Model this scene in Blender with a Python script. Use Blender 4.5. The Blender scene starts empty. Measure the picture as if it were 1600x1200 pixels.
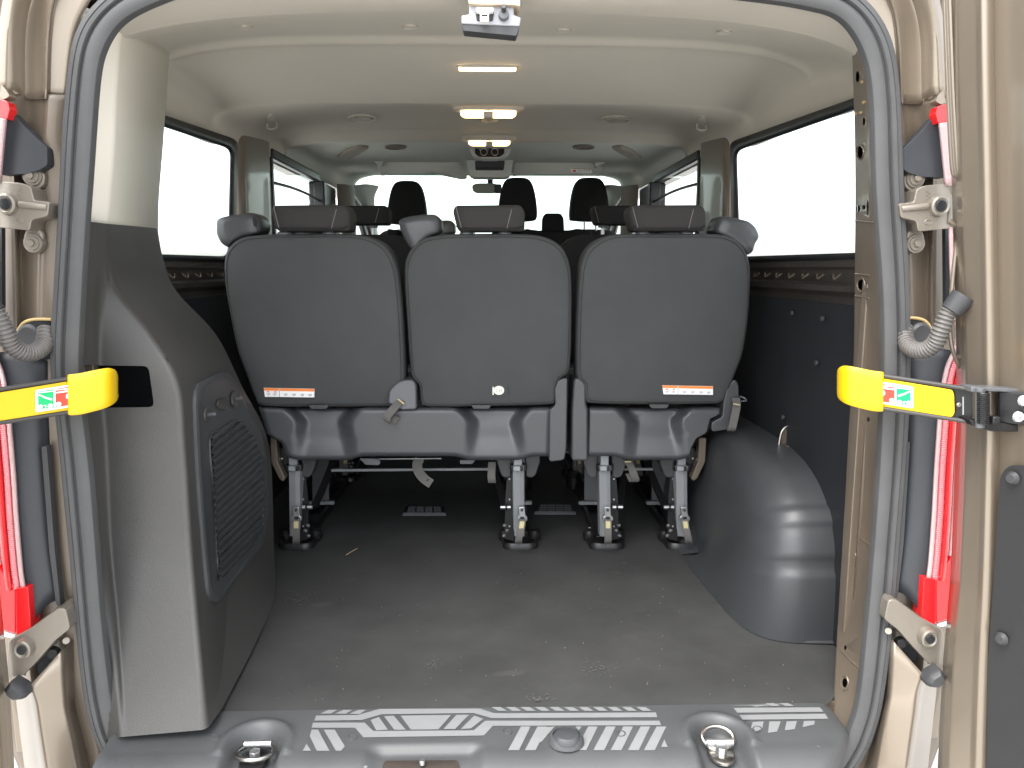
import bpy, bmesh, math, random
from mathutils import Vector, Matrix
from mathutils.bvhtree import BVHTree
R = math.radians
random.seed(7)
scene = bpy.context.scene

# ------------------------------------------------------------------ camera
F_PX = 1200.0
PITCH, YAW = R(-8.53), R(-1.43)
cam_d = bpy.data.cameras.new('camera'); cam = bpy.data.objects.new('camera', cam_d)
scene.collection.objects.link(cam); scene.camera = cam
cam_d.sensor_fit = 'HORIZONTAL'; cam_d.sensor_width = 36.0; cam_d.lens = 36.0*F_PX/1600.0
cam_d.clip_start = 0.02; cam_d.clip_end = 500.0
cam.location = (0, 0, 0); cam.rotation_euler = (R(90)+PITCH, 0, YAW)
RM = cam.rotation_euler.to_matrix()

# ------------------------------------------------------------------ sky, sun, exposure
SUN_EL, SUN_AZ = R(58), R(215)        # azimuth clockwise from +Y
w = bpy.data.worlds.new('World'); scene.world = w; w.use_nodes = True
nt = w.node_tree; bg = nt.nodes['Background']
sky = nt.nodes.new('ShaderNodeTexSky'); sky.sky_type = 'NISHITA'; sky.sun_disc = False
sky.sun_elevation = SUN_EL; sky.sun_rotation = SUN_AZ; sky.air_density = 1.0; sky.dust_density = 2.5; sky.ozone_density = 1.0
hsv = nt.nodes.new('ShaderNodeHueSaturation'); hsv.inputs['Saturation'].default_value = 0.22
nt.links.new(sky.outputs[0], hsv.inputs['Color']); nt.links.new(hsv.outputs[0], bg.inputs['Color'])
bg.inputs['Strength'].default_value = 0.15
sl = bpy.data.lights.new('sun', 'SUN'); so = bpy.data.objects.new('sun', sl); scene.collection.objects.link(so)
sl.energy = 0.55; sl.angle = R(40); sl.color = (1.0, 0.96, 0.9)
sd = Vector((math.sin(SUN_AZ)*math.cos(SUN_EL), math.cos(SUN_AZ)*math.cos(SUN_EL), math.sin(SUN_EL)))
so.rotation_euler = sd.to_track_quat('Z', 'Y').to_euler()
scene.view_settings.view_transform = 'Standard'; scene.view_settings.look = 'None'
scene.view_settings.exposure = 2.3; scene.view_settings.gamma = 1.0
scene.cycles.max_bounces = 10; scene.cycles.diffuse_bounces = 6; scene.cycles.transparent_max_bounces = 16
try: scene.cycles.sample_clamp_indirect = 4.0
except Exception: pass

# ------------------------------------------------------------------ geometry helpers
SIDE = 1
def ray(u, v): return RM @ Vector(((u-800.0)/F_PX, -(v-600.0)/F_PX, -1.0))
def P0(u, v, Y):
    d = ray(u, v); return d*(Y/d.y)
XC = P0(751.5, 500, 1.3).x
def mir(p): return Vector((2*XC-p.x, p.y, p.z)) if SIDE < 0 else p
def P(u, v, Y): return mir(P0(u, v, Y))
def Pz(u, v, z):
    d = ray(u, v); return mir(d*(z/d.z))
def Px(u, v, x):
    d = ray(u, v); return mir(d*(x/d.x))
ZF = P0(760, 1105, 1.35).z           # load floor height

C = scene.collection
WL = {}
def empty(name, loc, label=None, cat=None, group=None):
    o = bpy.data.objects.new(name, None); C.objects.link(o); o.location = loc; WL[o.name] = Vector(loc)
    o.empty_display_size = 0.05
    if label: o['label'] = label
    if cat: o['category'] = cat
    if group: o['group'] = group
    return o
def M(name, verts, faces, mat, parent=None, ang=35, bevel=0, bseg=2, thick=0, flat=False, kind=None):
    verts = [Vector(v) for v in verts]
    c = sum(verts, Vector())/max(1, len(verts))
    me = bpy.data.meshes.new(name); me.from_pydata([v-c for v in verts], [], faces)
    bm = bmesh.new(); bm.from_mesh(me); bmesh.ops.remove_doubles(bm, verts=bm.verts, dist=1e-6)
    bmesh.ops.recalc_face_normals(bm, faces=bm.faces); bm.to_mesh(me); bm.free()
    me.materials.append(mat)
    if not flat:
        me.shade_smooth(); me.set_sharp_from_angle(angle=R(ang))
    o = bpy.data.objects.new(name, me); C.objects.link(o)
    WL[o.name] = c
    if parent is not None:
        o.parent = parent; o.location = c - WL[parent.name]
    else: o.location = c
    if thick:
        m = o.modifiers.new('s', 'SOLIDIFY'); m.thickness = thick; m.offset = 0
    if bevel:
        m = o.modifiers.new('b', 'BEVEL'); m.width = bevel; m.segments = bseg; m.limit_method = 'ANGLE'; m.angle_limit = R(30)
        m.harden_normals = False
    if kind: o['kind'] = kind
    return o
class MB:
    def __init__(s): s.v = []; s.f = []
    def add(s, v, f):
        n = len(s.v); s.v += [Vector(p) for p in v]; s.f += [[i+n for i in q] for q in f]; return s
    def out(s, name, mat, parent=None, **k): return M(name, s.v, s.f, mat, parent, **k)
def cr(pts, n, closed=False):
    out = []; N = len(pts)
    if N < 2: return list(pts)
    segs = N if closed else N-1
    for i in range(segs):
        if closed: a, b, c, d = pts[(i-1) % N], pts[i], pts[(i+1) % N], pts[(i+2) % N]
        else:
            b, c = pts[i], pts[i+1]; a = pts[i-1] if i > 0 else b*2-c; d = pts[i+2] if i+2 < N else c*2-b
        for k in range(n):
            t = k/n
            out.append(0.5*((2*b)+(c-a)*t+(2*a-5*b+4*c-d)*t*t+(3*b-a-3*c+d)*t**3))
    if not closed: out.append(pts[-1].copy())
    return out
def V2(l): return [Vector((a[0], a[1])) for a in l]
def smooth_px(l, n=4): return cr(V2(l), n, True)
def round_px(l, r=8, seg=4, closed=True):
    p = V2(l) if len(l[0]) == 2 else [Vector(a) for a in l]
    N = len(p); out = []
    for i in range(N):
        if not closed and i in (0, N-1): out.append(p[i]); continue
        a, b, c = p[i-1], p[i], p[(i+1) % N]
        la, lc = (a-b).length, (c-b).length
        rr = min(r, la*0.45, lc*0.45)
        s, e = b+(a-b)*(rr/max(la, 1e-9)), b+(c-b)*(rr/max(lc, 1e-9))
        for k in range(seg+1):
            t = k/seg; out.append(s*(1-t)**2+b*2*t*(1-t)+e*t*t)
    return out
def grid_faces(nr, nc, closed_c=False):
    f = []
    for i in range(nr-1):
        for j in range(nc if closed_c else nc-1):
            k = (j+1) % nc
            f.append([i*nc+j, i*nc+k, (i+1)*nc+k, (i+1)*nc+j])
    return f
def sheet(name, rows, mat, parent=None, nu=6, nv=6, rnd=0, **k):
    rr = []
    for r in rows:
        r = [Vector(p) for p in r]
        if rnd: q = round_px([tuple(p) for p in r], rnd, 5, closed=False)
        elif nu > 1: q = cr(r, nu)
        else: q = r
        rr.append(q)
    nc = len(rr[0]); cols = [cr([r[j] for r in rr], nv) if nv > 1 else [r[j] for r in rr] for j in range(nc)]
    nr = len(cols[0]); verts = [cols[j][i] for i in range(nr) for j in range(nc)]
    return M(name, verts, grid_faces(nr, nc), mat, parent, **k)
def puffmb(mb, outline, rings, fwd):
    """outline: 3D points; rings: (scale, offset along fwd)"""
    c = sum(outline, Vector())/len(outline); N = len(outline); base = len(mb.v); fw = Vector(fwd)
    for s, d in rings:
        for p in outline: mb.v.append(c+(p-c)*s+fw*d)
    for f in grid_faces(len(rings), N, True): mb.f.append([i+base for i in f])
    for ri in (0, len(rings)-1):
        mb.v.append(c+fw*rings[ri][1]); ci = len(mb.v)-1
        for j in range(N): mb.f.append([base+ri*N+j, base+ri*N+(j+1) % N, ci])
    return mb
def puff(name, outline, rings, fwd, mat, parent=None, **k): return puffmb(MB(), outline, rings, fwd).out(name, mat, parent, **k)
def exmb(mb, pts, vec):
    n = len(pts); vec = Vector(vec)
    return mb.add(list(pts)+[Vector(p)+vec for p in pts], [list(range(n)), list(range(2*n-1, n-1, -1))]+[[i, (i+1) % n, n+(i+1) % n, n+i] for i in range(n)])
def extr(name, pts, vec, mat, parent=None, bevel=0.0015, **k): return exmb(MB(), pts, vec).out(name, mat, parent, bevel=bevel, **k)
def slab(name, px, Y, depth, mat, parent=None, r=0, bevel=0.0015, **k):
    pp = round_px(px, r) if r else V2(px)
    Yf = Y if callable(Y) else (lambda u, v: Y)
    return extr(name, [P(q.x, q.y, Yf(q.x, q.y)) for q in pp], (0, depth, 0), mat, parent, bevel, **k)
def boxmb(mb, c, s, rot=None):
    c = Vector(c); vs = []
    for x in (-.5, .5):
        for y in (-.5, .5):
            for z in (-.5, .5):
                q = Vector((x*s[0], y*s[1], z*s[2]))
                if rot: q = rot @ q
                vs.append(c+q)
    return mb.add(vs, [[0, 1, 3, 2], [4, 6, 7, 5], [0, 4, 5, 1], [2, 3, 7, 6], [0, 2, 6, 4], [1, 5, 7, 3]])
def box(name, c, s, mat, parent=None, rot=None, bevel=0.002, **k): return boxmb(MB(), c, s, rot).out(name, mat, parent, bevel=bevel, **k)
def cylmb(mb, a, b, r, n=14, r2=None):
    a, b = Vector(a), Vector(b); ax = (b-a).normalized(); t = ax.orthogonal().normalized(); s = ax.cross(t); r2 = r if r2 is None else r2
    va = [a+(t*math.cos(2*math.pi*i/n)+s*math.sin(2*math.pi*i/n))*r for i in range(n)]
    vb = [b+(t*math.cos(2*math.pi*i/n)+s*math.sin(2*math.pi*i/n))*r2 for i in range(n)]
    return mb.add(va+vb, [list(range(n)), list(range(2*n-1, n-1, -1))]+[[i, (i+1) % n, n+(i+1) % n, n+i] for i in range(n)])
def cyl(name, a, b, r, mat, parent=None, n=16, r2=None, bevel=0.0006, **k): return cylmb(MB(), a, b, r, n, r2).out(name, mat, parent, bevel=bevel, **k)
def frames(pts, closed=False):
    out = []; N = len(pts); up = None
    for i in range(N):
        if closed: t = pts[(i+1) % N]-pts[i-1]
        else: t = pts[min(i+1, N-1)]-pts[max(i-1, 0)]
        t = t.normalized()
        if up is None: up = t.orthogonal().normalized()
        up = (up-t*up.dot(t)).normalized(); out.append((t, up, t.cross(up)))
    return out
def tubemb(mb, pts, r, n=8, closed=False, rad=None):
    fr = frames(pts, closed); base = len(mb.v)
    for i, (p, (t, a, b)) in enumerate(zip(pts, fr)):
        rr = rad(i) if rad else r
        for k in range(n):
            th = 2*math.pi*k/n; mb.v.append(p+(a*math.cos(th)+b*math.sin(th))*rr)
    N = len(pts); rows = N if not closed else N
    for i in range(N if closed else N-1):
        for k in range(n):
            mb.f.append([base+i*n+k, base+i*n+(k+1) % n, base+((i+1) % N)*n+(k+1) % n, base+((i+1) % N)*n+k])
    if not closed:
        mb.f.append([base+k for k in range(n)]); mb.f.append([base+(N-1)*n+k for k in range(n)])
    return mb
def tube(name, pts, r, mat, parent=None, n=8, closed=False, rad=None, **k):
    return tubemb(MB(), [Vector(p) for p in pts], r, n, closed, rad).out(name, mat, parent, **k)
def ribbon(name, pts, wdir, width, thick, mat, parent=None, inplane=False, **k):
    pts = [Vector(p) for p in pts]; verts = []; N = len(pts)
    wd = [Vector(wdir).normalized()]*N if not isinstance(wdir, list) else [Vector(x).normalized() for x in wdir]
    for i, p in enumerate(pts):
        t = (pts[min(i+1, N-1)]-pts[max(i-1, 0)]).normalized()
        if inplane: wd[i] = t.cross(YA).normalized()
        nrm = t.cross(wd[i]).normalized()
        for a, b in ((-1, -1), (1, -1), (1, 1), (-1, 1)): verts.append(p+wd[i]*a*width/2+nrm*b*thick/2)
    f = grid_faces(N, 4, True)+[[0, 1, 2, 3], [4*N-4+i for i in range(4)]]
    return M(name, verts, f, mat, parent, **k)
def ring3(c, a, b, r1, r2, n=24): return [c+a*math.cos(2*math.pi*i/n)*r1+b*math.sin(2*math.pi*i/n)*r2 for i in range(n)]
XA, YA, ZA = Vector((1, 0, 0)), Vector((0, 1, 0)), Vector((0, 0, 1))
def bvh(o):
    dg = bpy.context.evaluated_depsgraph_get(); bpy.context.view_layer.update()
    me = o.evaluated_get(dg).to_mesh(); off = WL[o.name]
    return BVHTree.FromPolygons([v.co+off for v in me.vertices], [list(p.vertices) for p in me.polygons])
def hit(b, u, v, lift=0.0):
    d = ray(u, v).normalized(); h = b.ray_cast(Vector(), d)
    if h[0] is None:
        n = b.find_nearest(d*2.0); return n[0]
    nn = h[1] if h[1].dot(d) < 0 else -h[1]
    return h[0]+nn*lift
def on(name, b, px, lift, mat, parent, r=0, rings=None, **k):
    """a patch lying on a surface: rings of (scale, lift)"""
    pp = round_px(px, r) if r else V2(px)
    c = sum(pp, Vector((0, 0)))/len(pp); rings = rings or [(1, 0.0), (1, lift), (0.97, lift*1.1)]
    mb = MB(); N = len(pp)
    for s, l in rings:
        for q in pp:
            z = c+(q-c)*s; mb.v.append(hit(b, z.x, z.y, l))
    mb.f += grid_faces(len(rings), N, True)
    mb.v.append(hit(b, c.x, c.y, rings[-1][1])); ci = len(mb.v)-1; base = (len(rings)-1)*N
    for j in range(N): mb.f.append([base+j, base+(j+1) % N, ci])
    return mb.out(name, mat, parent, **k)
def cut(o, mb):
    me = bpy.data.meshes.new('c'); me.from_pydata(mb.v, [], mb.f)
    bm = bmesh.new(); bm.from_mesh(me); bmesh.ops.recalc_face_normals(bm, faces=bm.faces); bm.to_mesh(me); bm.free()
    co = bpy.data.objects.new('cutter', me); C.objects.link(co)
    m = o.modifiers.new('bool', 'BOOLEAN'); m.operation = 'DIFFERENCE'; m.object = co; m.solver = 'EXACT'
    bpy.context.view_layer.update(); o_world = o.matrix_world
    dg = bpy.context.evaluated_depsgraph_get(); ne = bpy.data.meshes.new_from_object(o.evaluated_get(dg))
    o.modifiers.clear(); o.data = ne; bpy.data.objects.remove(co); ne.set_sharp_from_angle(angle=R(35))
def dup(o, parent=None, dz=None):
    c = o.copy(); C.objects.link(c); c.parent = parent; WL[c.name] = WL[o.name].copy()
    for ch in list(o.children): dup(ch, c)
    return c
def oval_px(cu, cv, ru, rv, n=20): return [(cu+ru*math.cos(2*math.pi*i/n), cv+rv*math.sin(2*math.pi*i/n)) for i in range(n)]

# ------------------------------------------------------------------ materials
def mat(name, col, rough=0.5, metal=0.0, bump=0, bscale=400, bdist=0.001, mott=0, mscale=8, coat=0, spec=0.5, emis=None, estr=0, wear=None):
    m = bpy.data.materials.new(name); m.use_nodes = True; t = m.node_tree; b = t.nodes['Principled BSDF']
    b.inputs['Base Color'].default_value = (*col, 1); b.inputs['Roughness'].default_value = rough
    b.inputs['Metallic'].default_value = metal; b.inputs['Specular IOR Level'].default_value = spec
    if coat: b.inputs['Coat Weight'].default_value = coat; b.inputs['Coat Roughness'].default_value = 0.08
    if emis: b.inputs['Emission Color'].default_value = (*emis, 1); b.inputs['Emission Strength'].default_value = estr
    tc = t.nodes.new('ShaderNodeTexCoord')
    if bump:
        n = t.nodes.new('ShaderNodeTexNoise'); n.inputs['Scale'].default_value = bscale; n.inputs['Detail'].default_value = 3
        bp = t.nodes.new('ShaderNodeBump'); bp.inputs['Strength'].default_value = bump; bp.inputs['Distance'].default_value = bdist
        t.links.new(tc.outputs['Object'], n.inputs['Vector']); t.links.new(n.outputs['Fac'], bp.inputs['Height']); t.links.new(bp.outputs[0], b.inputs['Normal'])
    if mott or wear:
        n = t.nodes.new('ShaderNodeTexNoise'); n.inputs['Scale'].default_value = mscale; n.inputs['Detail'].default_value = 6; n.inputs['Roughness'].default_value = 0.65
        cr_ = t.nodes.new('ShaderNodeValToRGB'); e = cr_.color_ramp.elements
        e[0].position = 0.3; e[1].position = 0.72
        e[0].color = (*[x*(1-mott) for x in col], 1); e[1].color = (*[min(1, x*(1+mott)) for x in col], 1)
        t.links.new(tc.outputs['Object'], n.inputs['Vector']); t.links.new(n.outputs['Fac'], cr_.inputs['Fac'])
        out = cr_.outputs[0]
        if wear:      # (scale, threshold, colour): small pale scuffs and dust
            for sc, th, wc, stretch in wear:
                mp = t.nodes.new('ShaderNodeMapping'); mp.inputs['Scale'].default_value = stretch
                n2 = t.nodes.new('ShaderNodeTexNoise'); n2.inputs['Scale'].default_value = sc; n2.inputs['Detail'].default_value = 4
                r2 = t.nodes.new('ShaderNodeValToRGB'); r2.color_ramp.elements[0].position = th; r2.color_ramp.elements[1].position = min(1, th+0.06)
                mx = t.nodes.new('ShaderNodeMixRGB'); mx.inputs['Color2'].default_value = (*wc, 1)
                t.links.new(tc.outputs['Object'], mp.inputs['Vector']); t.links.new(mp.outputs[0], n2.inputs['Vector']); t.links.new(n2.outputs['Fac'], r2.inputs['Fac'])
                t.links.new(r2.outputs[0], mx.inputs['Fac']); t.links.new(out, mx.inputs['Color1']); out = mx.outputs[0]
        t.links.new(out, b.inputs['Base Color'])
        if mott:
            mr = t.nodes.new('ShaderNodeMapRange'); mr.inputs['To Min'].default_value = max(0.05, rough-0.06); mr.inputs['To Max'].default_value = min(1, rough+0.08)
            t.links.new(n.outputs['Fac'], mr.inputs['Value']); t.links.new(mr.outputs[0], b.inputs['Roughness'])
    return m
ONE = (1, 1, 1)
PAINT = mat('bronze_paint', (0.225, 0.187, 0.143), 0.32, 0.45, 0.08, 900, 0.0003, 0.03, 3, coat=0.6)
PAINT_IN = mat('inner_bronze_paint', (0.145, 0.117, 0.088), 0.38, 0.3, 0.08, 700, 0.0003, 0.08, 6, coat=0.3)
CAST = mat('painted_casting', (0.20, 0.178, 0.148), 0.40, 0.4, 0.25, 260, 0.001, 0.06, 12, coat=0.2)
CREAM = mat('cream_plastic', (0.80, 0.76, 0.66), 0.5, 0, 0.12, 900, 0.0004, 0.02, 5)
LINING = mat('roof_lining_cloth', (0.52, 0.487, 0.422), 0.95, 0, 0.35, 1100, 0.0006, 0.03, 4, spec=0.15)
FRONTLIN = mat('front_trim_cloth', (0.52, 0.53, 0.49), 0.9, 0, 0.2, 900, 0.0005, 0.02, 4, spec=0.2)
CHAR = mat('charcoal_plastic', (0.040, 0.041, 0.043), 0.5, 0, 0.25, 900, 0.0005, 0.1, 9, wear=[(60, 0.77, (0.12, 0.12, 0.12), (1, 1, 1))])
GREYP = mat('grained_grey_plastic', (0.052, 0.0505, 0.048), 0.5, 0, 0.5, 620, 0.0008, 0.09, 5, wear=[(14, 0.74, (0.085, 0.082, 0.077), (1, 1, 0.5)), (48, 0.77, (0.17, 0.165, 0.16), (1, 1, 0.45)), (150, 0.8, (0.2, 0.2, 0.19), (1, 1, 1))])
SEATP = mat('seat_plastic', (0.055, 0.057, 0.061), 0.34, 0, 0.2, 900, 0.0004, 0.06, 9, wear=[(45, 0.78, (0.16, 0.16, 0.16), (1, 1, 3))])
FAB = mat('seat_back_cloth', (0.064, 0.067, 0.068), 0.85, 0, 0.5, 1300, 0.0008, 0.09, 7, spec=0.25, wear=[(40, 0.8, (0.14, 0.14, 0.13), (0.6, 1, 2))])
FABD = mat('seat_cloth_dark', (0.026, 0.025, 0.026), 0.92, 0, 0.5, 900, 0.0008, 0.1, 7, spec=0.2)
FABS = mat('seat_side_cloth', (0.042, 0.040, 0.0395), 0.9, 0, 0.5, 1000, 0.0008, 0.08, 9, spec=0.2)
PIPE = mat('pale_piping', (0.16, 0.15, 0.145), 0.8, 0)
SEAL = mat('rubber_seal', (0.060, 0.061, 0.062), 0.6, 0, 0.12, 300, 0.0006, 0.12, 14)
SEALG = mat('shaded_seal_rubber', (0.03, 0.03, 0.033), 0.7, 0)
SLATE = mat('slate_plastic', (0.026, 0.029, 0.034), 0.5, 0, 0.2, 500, 0.0006, 0.1, 7)
BLACK = mat('black_board', (0.014, 0.0155, 0.018), 0.55, 0, 0.2, 400, 0.0006, 0.1, 6, spec=0.3)
BLK = mat('black_metal', (0.014, 0.014, 0.015), 0.38, 0.2, 0.1, 300, 0.0005)
WINF = mat('window_rubber', (0.010, 0.011, 0.013), 0.4, 0)
YEL = mat('yellow_plastic', (0.66, 0.42, 0.003), 0.38, 0, 0.05, 300, 0.0004, 0.02, 10)
WHI = mat('white_sticker', (0.85, 0.85, 0.84), 0.4)
RED = mat('red_print', (0.62, 0.05, 0.03), 0.4)
GRN = mat('green_print', (0.0, 0.42, 0.13), 0.4)
ORG = mat('orange_print', (0.85, 0.24, 0.04), 0.45)
INK = mat('grey_print', (0.28, 0.27, 0.27), 0.5)
STEEL = mat('zinc_steel', (0.46, 0.465, 0.47), 0.32, 0.85, 0.05, 200, 0.0003, 0.06, 30)
LEGG = mat('grey_leg_metal', (0.25, 0.262, 0.272), 0.42, 0.15, 0.06, 400, 0.0003, 0.04, 20)
MIDG = mat('grey_bracket', (0.10, 0.105, 0.112), 0.45, 0.1)
CHROME = mat('worn_chrome', (0.40, 0.385, 0.36), 0.28, 1.0, 0.2, 120, 0.0005, 0.12, 40)
SCREW = mat('screw_steel', (0.75, 0.76, 0.78), 0.35, 0.6)
WEB = mat('grey_webbing', (0.10, 0.096, 0.09), 0.8, 0, 0.5, 700, 0.0006)
TAG = mat('yellow_stitch', (0.40, 0.35, 0.18), 0.6)
BELT = mat('waxed_primer', (0.040, 0.034, 0.028), 0.33, 0.2, 0.4, 60, 0.002, 0.35, 14, coat=0.4)
BRM = mat('bronze_bracket', (0.12, 0.098, 0.074), 0.4, 0.4, coat=0.2)
GOLD = mat('gold_primer', (0.50, 0.36, 0.16), 0.5, 0.1)
SILL = mat('sill_plastic', (0.064, 0.067, 0.069), 0.46, 0, 0.25, 500, 0.0006, 0.12, 6, wear=[(30, 0.75, (0.26, 0.27, 0.27), (1, 1, 1))])
DECAL = mat('grey_film', (0.205, 0.21, 0.213), 0.5, 0, 0, mott=0.04, mscale=20)
MATF = mat('floor_mat', (0.040, 0.0405, 0.040), 0.8, 0, 0.55, 420, 0.0012, 0.22, 5, spec=0.3,
           wear=[(9, 0.66, (0.052, 0.0515, 0.049), (0.5, 1, 1)), (170, 0.76, (0.13, 0.125, 0.115), (1, 1, 1)), (70, 0.80, (0.16, 0.155, 0.14), (1, 1, 1))])
GROUND = mat('pale_paving', (0.52, 0.51, 0.485), 0.8, 0, 0.3, 60, 0.003, 0.08, 3)
DASH = mat('dash_plastic', (0.018, 0.019, 0.02), 0.6, 0, 0.2, 500, 0.0006)
HVAC = mat('display_black', (0.008, 0.009, 0.012), 0.2)
MIRR = mat('mirror_back', (0.28, 0.29, 0.24), 0.25, 0.1)
CORR = mat('corrugated_conduit', (0.12, 0.112, 0.105), 0.5, 0, 0.1, 300)
LAMP = mat('lit_lamp', (1, 0.85, 0.6), 0.3, emis=(1.0, 0.66, 0.27), estr=1.5)
LAMPH = mat('lamp_housing', (0.42, 0.38, 0.32), 0.4)
SPK = mat('speaker_mesh', (0.15, 0.13, 0.11), 0.8, 0, 0.8, 500, 0.001)
TRIMB = mat('door_board_plastic', (0.017, 0.0175, 0.018), 0.6, 0, 0.3, 500, 0.0006, 0.1, 8)
HANDLE = mat('handle_plastic', (0.24, 0.215, 0.18), 0.6)
VENTP = mat('vent_plastic', (0.055, 0.058, 0.060), 0.45, 0, 0.1, 900, 0.0004, 0.06, 9)
MIRG = mat('pale_trim', (0.45, 0.47, 0.43), 0.5)
def lens(name, col, alpha=0.25, rib=0):
    m = mat(name, col, 0.12, 0, coat=0.8); t = m.node_tree; b = t.nodes['Principled BSDF']
    b.inputs['Transmission Weight'].default_value = alpha; b.inputs['IOR'].default_value = 1.35
    if rib:
        wv = t.nodes.new('ShaderNodeTexWave'); wv.bands_direction = 'Z'; wv.inputs['Scale'].default_value = rib
        tc = t.nodes.new('ShaderNodeTexCoord'); bp = t.nodes.new('ShaderNodeBump'); bp.inputs['Strength'].default_value = 0.9; bp.inputs['Distance'].default_value = 0.002
        t.links.new(tc.outputs['Object'], wv.inputs['Vector']); t.links.new(wv.outputs['Fac'], bp.inputs['Height']); t.links.new(bp.outputs[0], b.inputs['Normal'])
    return m
LRED = lens('red_lens', (0.66, 0.012, 0.016), 0.1)
LPINK = lens('pink_reflector', (0.85, 0.22, 0.24), 0.1, 90)
LCLR = lens('clear_lens', (0.88, 0.86, 0.85), 0.1)
LRIB = lens('ribbed_lens', (0.80, 0.55, 0.55), 0.1, 160)
def glass(name, tint):
    m = bpy.data.materials.new(name); m.use_nodes = True; t = m.node_tree; t.nodes.clear()
    o = t.nodes.new('ShaderNodeOutputMaterial'); mx = t.nodes.new('ShaderNodeMixShader'); tr = t.nodes.new('ShaderNodeBsdfTransparent')
    gl = t.nodes.new('ShaderNodeBsdfGlossy'); lw = t.nodes.new('ShaderNodeLayerWeight'); pw = t.nodes.new('ShaderNodeMath'); pw.operation = 'POWER'
    ml = t.nodes.new('ShaderNodeMath'); ml.operation = 'MULTIPLY_ADD'; lw.inputs['Blend'].default_value = 0.5; pw.inputs[1].default_value = 5
    ml.inputs[1].default_value = 0.9; ml.inputs[2].default_value = 0.04
    tr.inputs['Color'].default_value = (*tint, 1); gl.inputs['Roughness'].default_value = 0.02
    t.links.new(lw.outputs['Facing'], pw.inputs[0]); t.links.new(pw.outputs[0], ml.inputs[0])
    t.links.new(ml.outputs[0], mx.inputs[0]); t.links.new(tr.outputs[0], mx.inputs[1]); t.links.new(gl.outputs[0], mx.inputs[2]); t.links.new(mx.outputs[0], o.inputs[0])
    return m
GLASS = glass('window_glass', (0.93, 0.96, 0.95)); WSG = glass('windscreen_glass', (0.80, 0.93, 0.86))

# ------------------------------------------------------------------ ground
ZG = ZF-0.56
g = M('paved_ground', [(-200, -200, ZG), (200, -200, ZG), (200, 200, ZG), (-200, 200, ZG)], [[0, 1, 2, 3]], GROUND)
g['kind'] = 'structure'; g['label'] = 'pale paving seen in a sliver below the doors'

VAN = empty('passenger_van', (XC, 1.35, ZG), 'bronze passenger van with its rear doors open, seen into the cabin', 'van')

# ---------------- shell: floor pan, plus unseen roof skin and sides added to block light
YB, YE = 1.42, 5.1
box('roof_skin', (XC, 3.05, 0.64), (1.66, 3.3, 0.02), PAINT, VAN)
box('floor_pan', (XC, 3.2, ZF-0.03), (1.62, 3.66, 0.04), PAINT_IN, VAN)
for s in (-1, 1):
    xo = XC+s*0.86
    box('outer_side_skin', (xo, 3.15, (ZG+0.25+0.02)/2), (0.02, 3.5, 0.02-(ZG+0.25)), PAINT, VAN)
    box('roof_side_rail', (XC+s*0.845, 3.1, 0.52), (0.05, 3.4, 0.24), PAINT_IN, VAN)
    box('rear_corner_skin', (XC+s*0.87, 1.45, -0.15), (0.02, 0.20, 1.5), PAINT, VAN)
box('rear_roof_header', (XC, 1.385, 0.575), (1.62, 0.10, 0.13), PAINT, VAN, bevel=0.02, bseg=4)
# floor mat
fm = MB()
xs = [XC-0.80, XC+0.80]
n_x, n_y = 60, 90
vv = []
for j in range(n_y+1):
    y = 1.35+(4.6-1.35)*j/n_y
    for i in range(n_x+1):
        xr_ = min(xs[1], Pz(1302, 1110, ZF).x+(y-1.35)*1.1); x = xs[0]+(xr_-xs[0])*i/n_x
        z = ZF+0.0016*math.sin(x*9+1)*math.sin(y*7)+0.001*math.sin(x*23+y*11)
        if j == 0: z -= 0.004
        vv.append((x, y, z))
M('floor_mat', vv, grid_faces(n_y+1, n_x+1), MATF, VAN)

# ---------------- roof lining
ST = [  # (v at centre line, Y, half width, side z, exponent)
    (-8, 1.345, 0.676, 0.20, 7.5), (2, 1.370, 0.684, 0.24, 6.0), (10, 1.400, 0.695, 0.275, 4.4), (17, 1.440, 0.712, 0.298, 3.3), (20, 1.475, 0.73, 0.307, 3.0), (34, 1.66, 0.782, 0.328, 3.4), (50, 1.815, 0.79, 0.340, 4.0),
    (56, 1.855, 0.79, 0.343, 4.2), (68, 1.885, 0.79, 0.345, 4.4), (74, 1.92, 0.79, 0.348, 4.6), (100, 2.03, 0.79, 0.350, 5.2), (130, 2.17, 0.79, 0.353, 5.6), (156, 2.295, 0.79, 0.356, 6.0),
    (162, 2.335, 0.785, 0.358, 4.6), (165, 2.42, 0.779, 0.362, 3.4), (171, 2.60, 0.776, 0.366, 3.2), (184, 2.80, 0.780, 0.380, 3.4), (200, 2.95, 0.79, 0.400, 4.5), (203, 2.985, 0.79, 0.404, 5.0), (217, 3.06, 0.79, 0.406, 5.0),
    (221, 3.10, 0.79, 0.408, 5.0)]
STF = [(219, 3.12, 0.79, 0.41, 5.0), (222, 3.26, 0.79, 0.415, 6.0), (230, 3.42, 0.788, 0.415, 6.0), (245, 3.70, 0.785, 0.415, 6.0), (258, 4.0, 0.78, 0.41, 6.0), (265, 4.20, 0.77, 0.40, 6.0), (271, 4.42, 0.75, 0.37, 6.0)]
NS = 61
def lining_rows(tab):
    rows = []
    for v, Y, hw, zs, ex in tab:
        zc = P0(766, v, Y).z; r = []
        for i in range(NS):
            t = max(-1, min(1, math.sin(-math.pi/2+math.pi*i/(NS-1)))); prof = (1-abs(t)**ex)**(1/ex) if abs(t) < 1 else 0
            r.append(Vector((XC+hw*t, Y, zs+(zc-zs)*prof)))
        rows.append(r)
    return rows
lining = sheet('roof_lining', lining_rows(ST), LINING, VAN, nu=1, nv=4, ang=60, thick=0.004)
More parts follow.
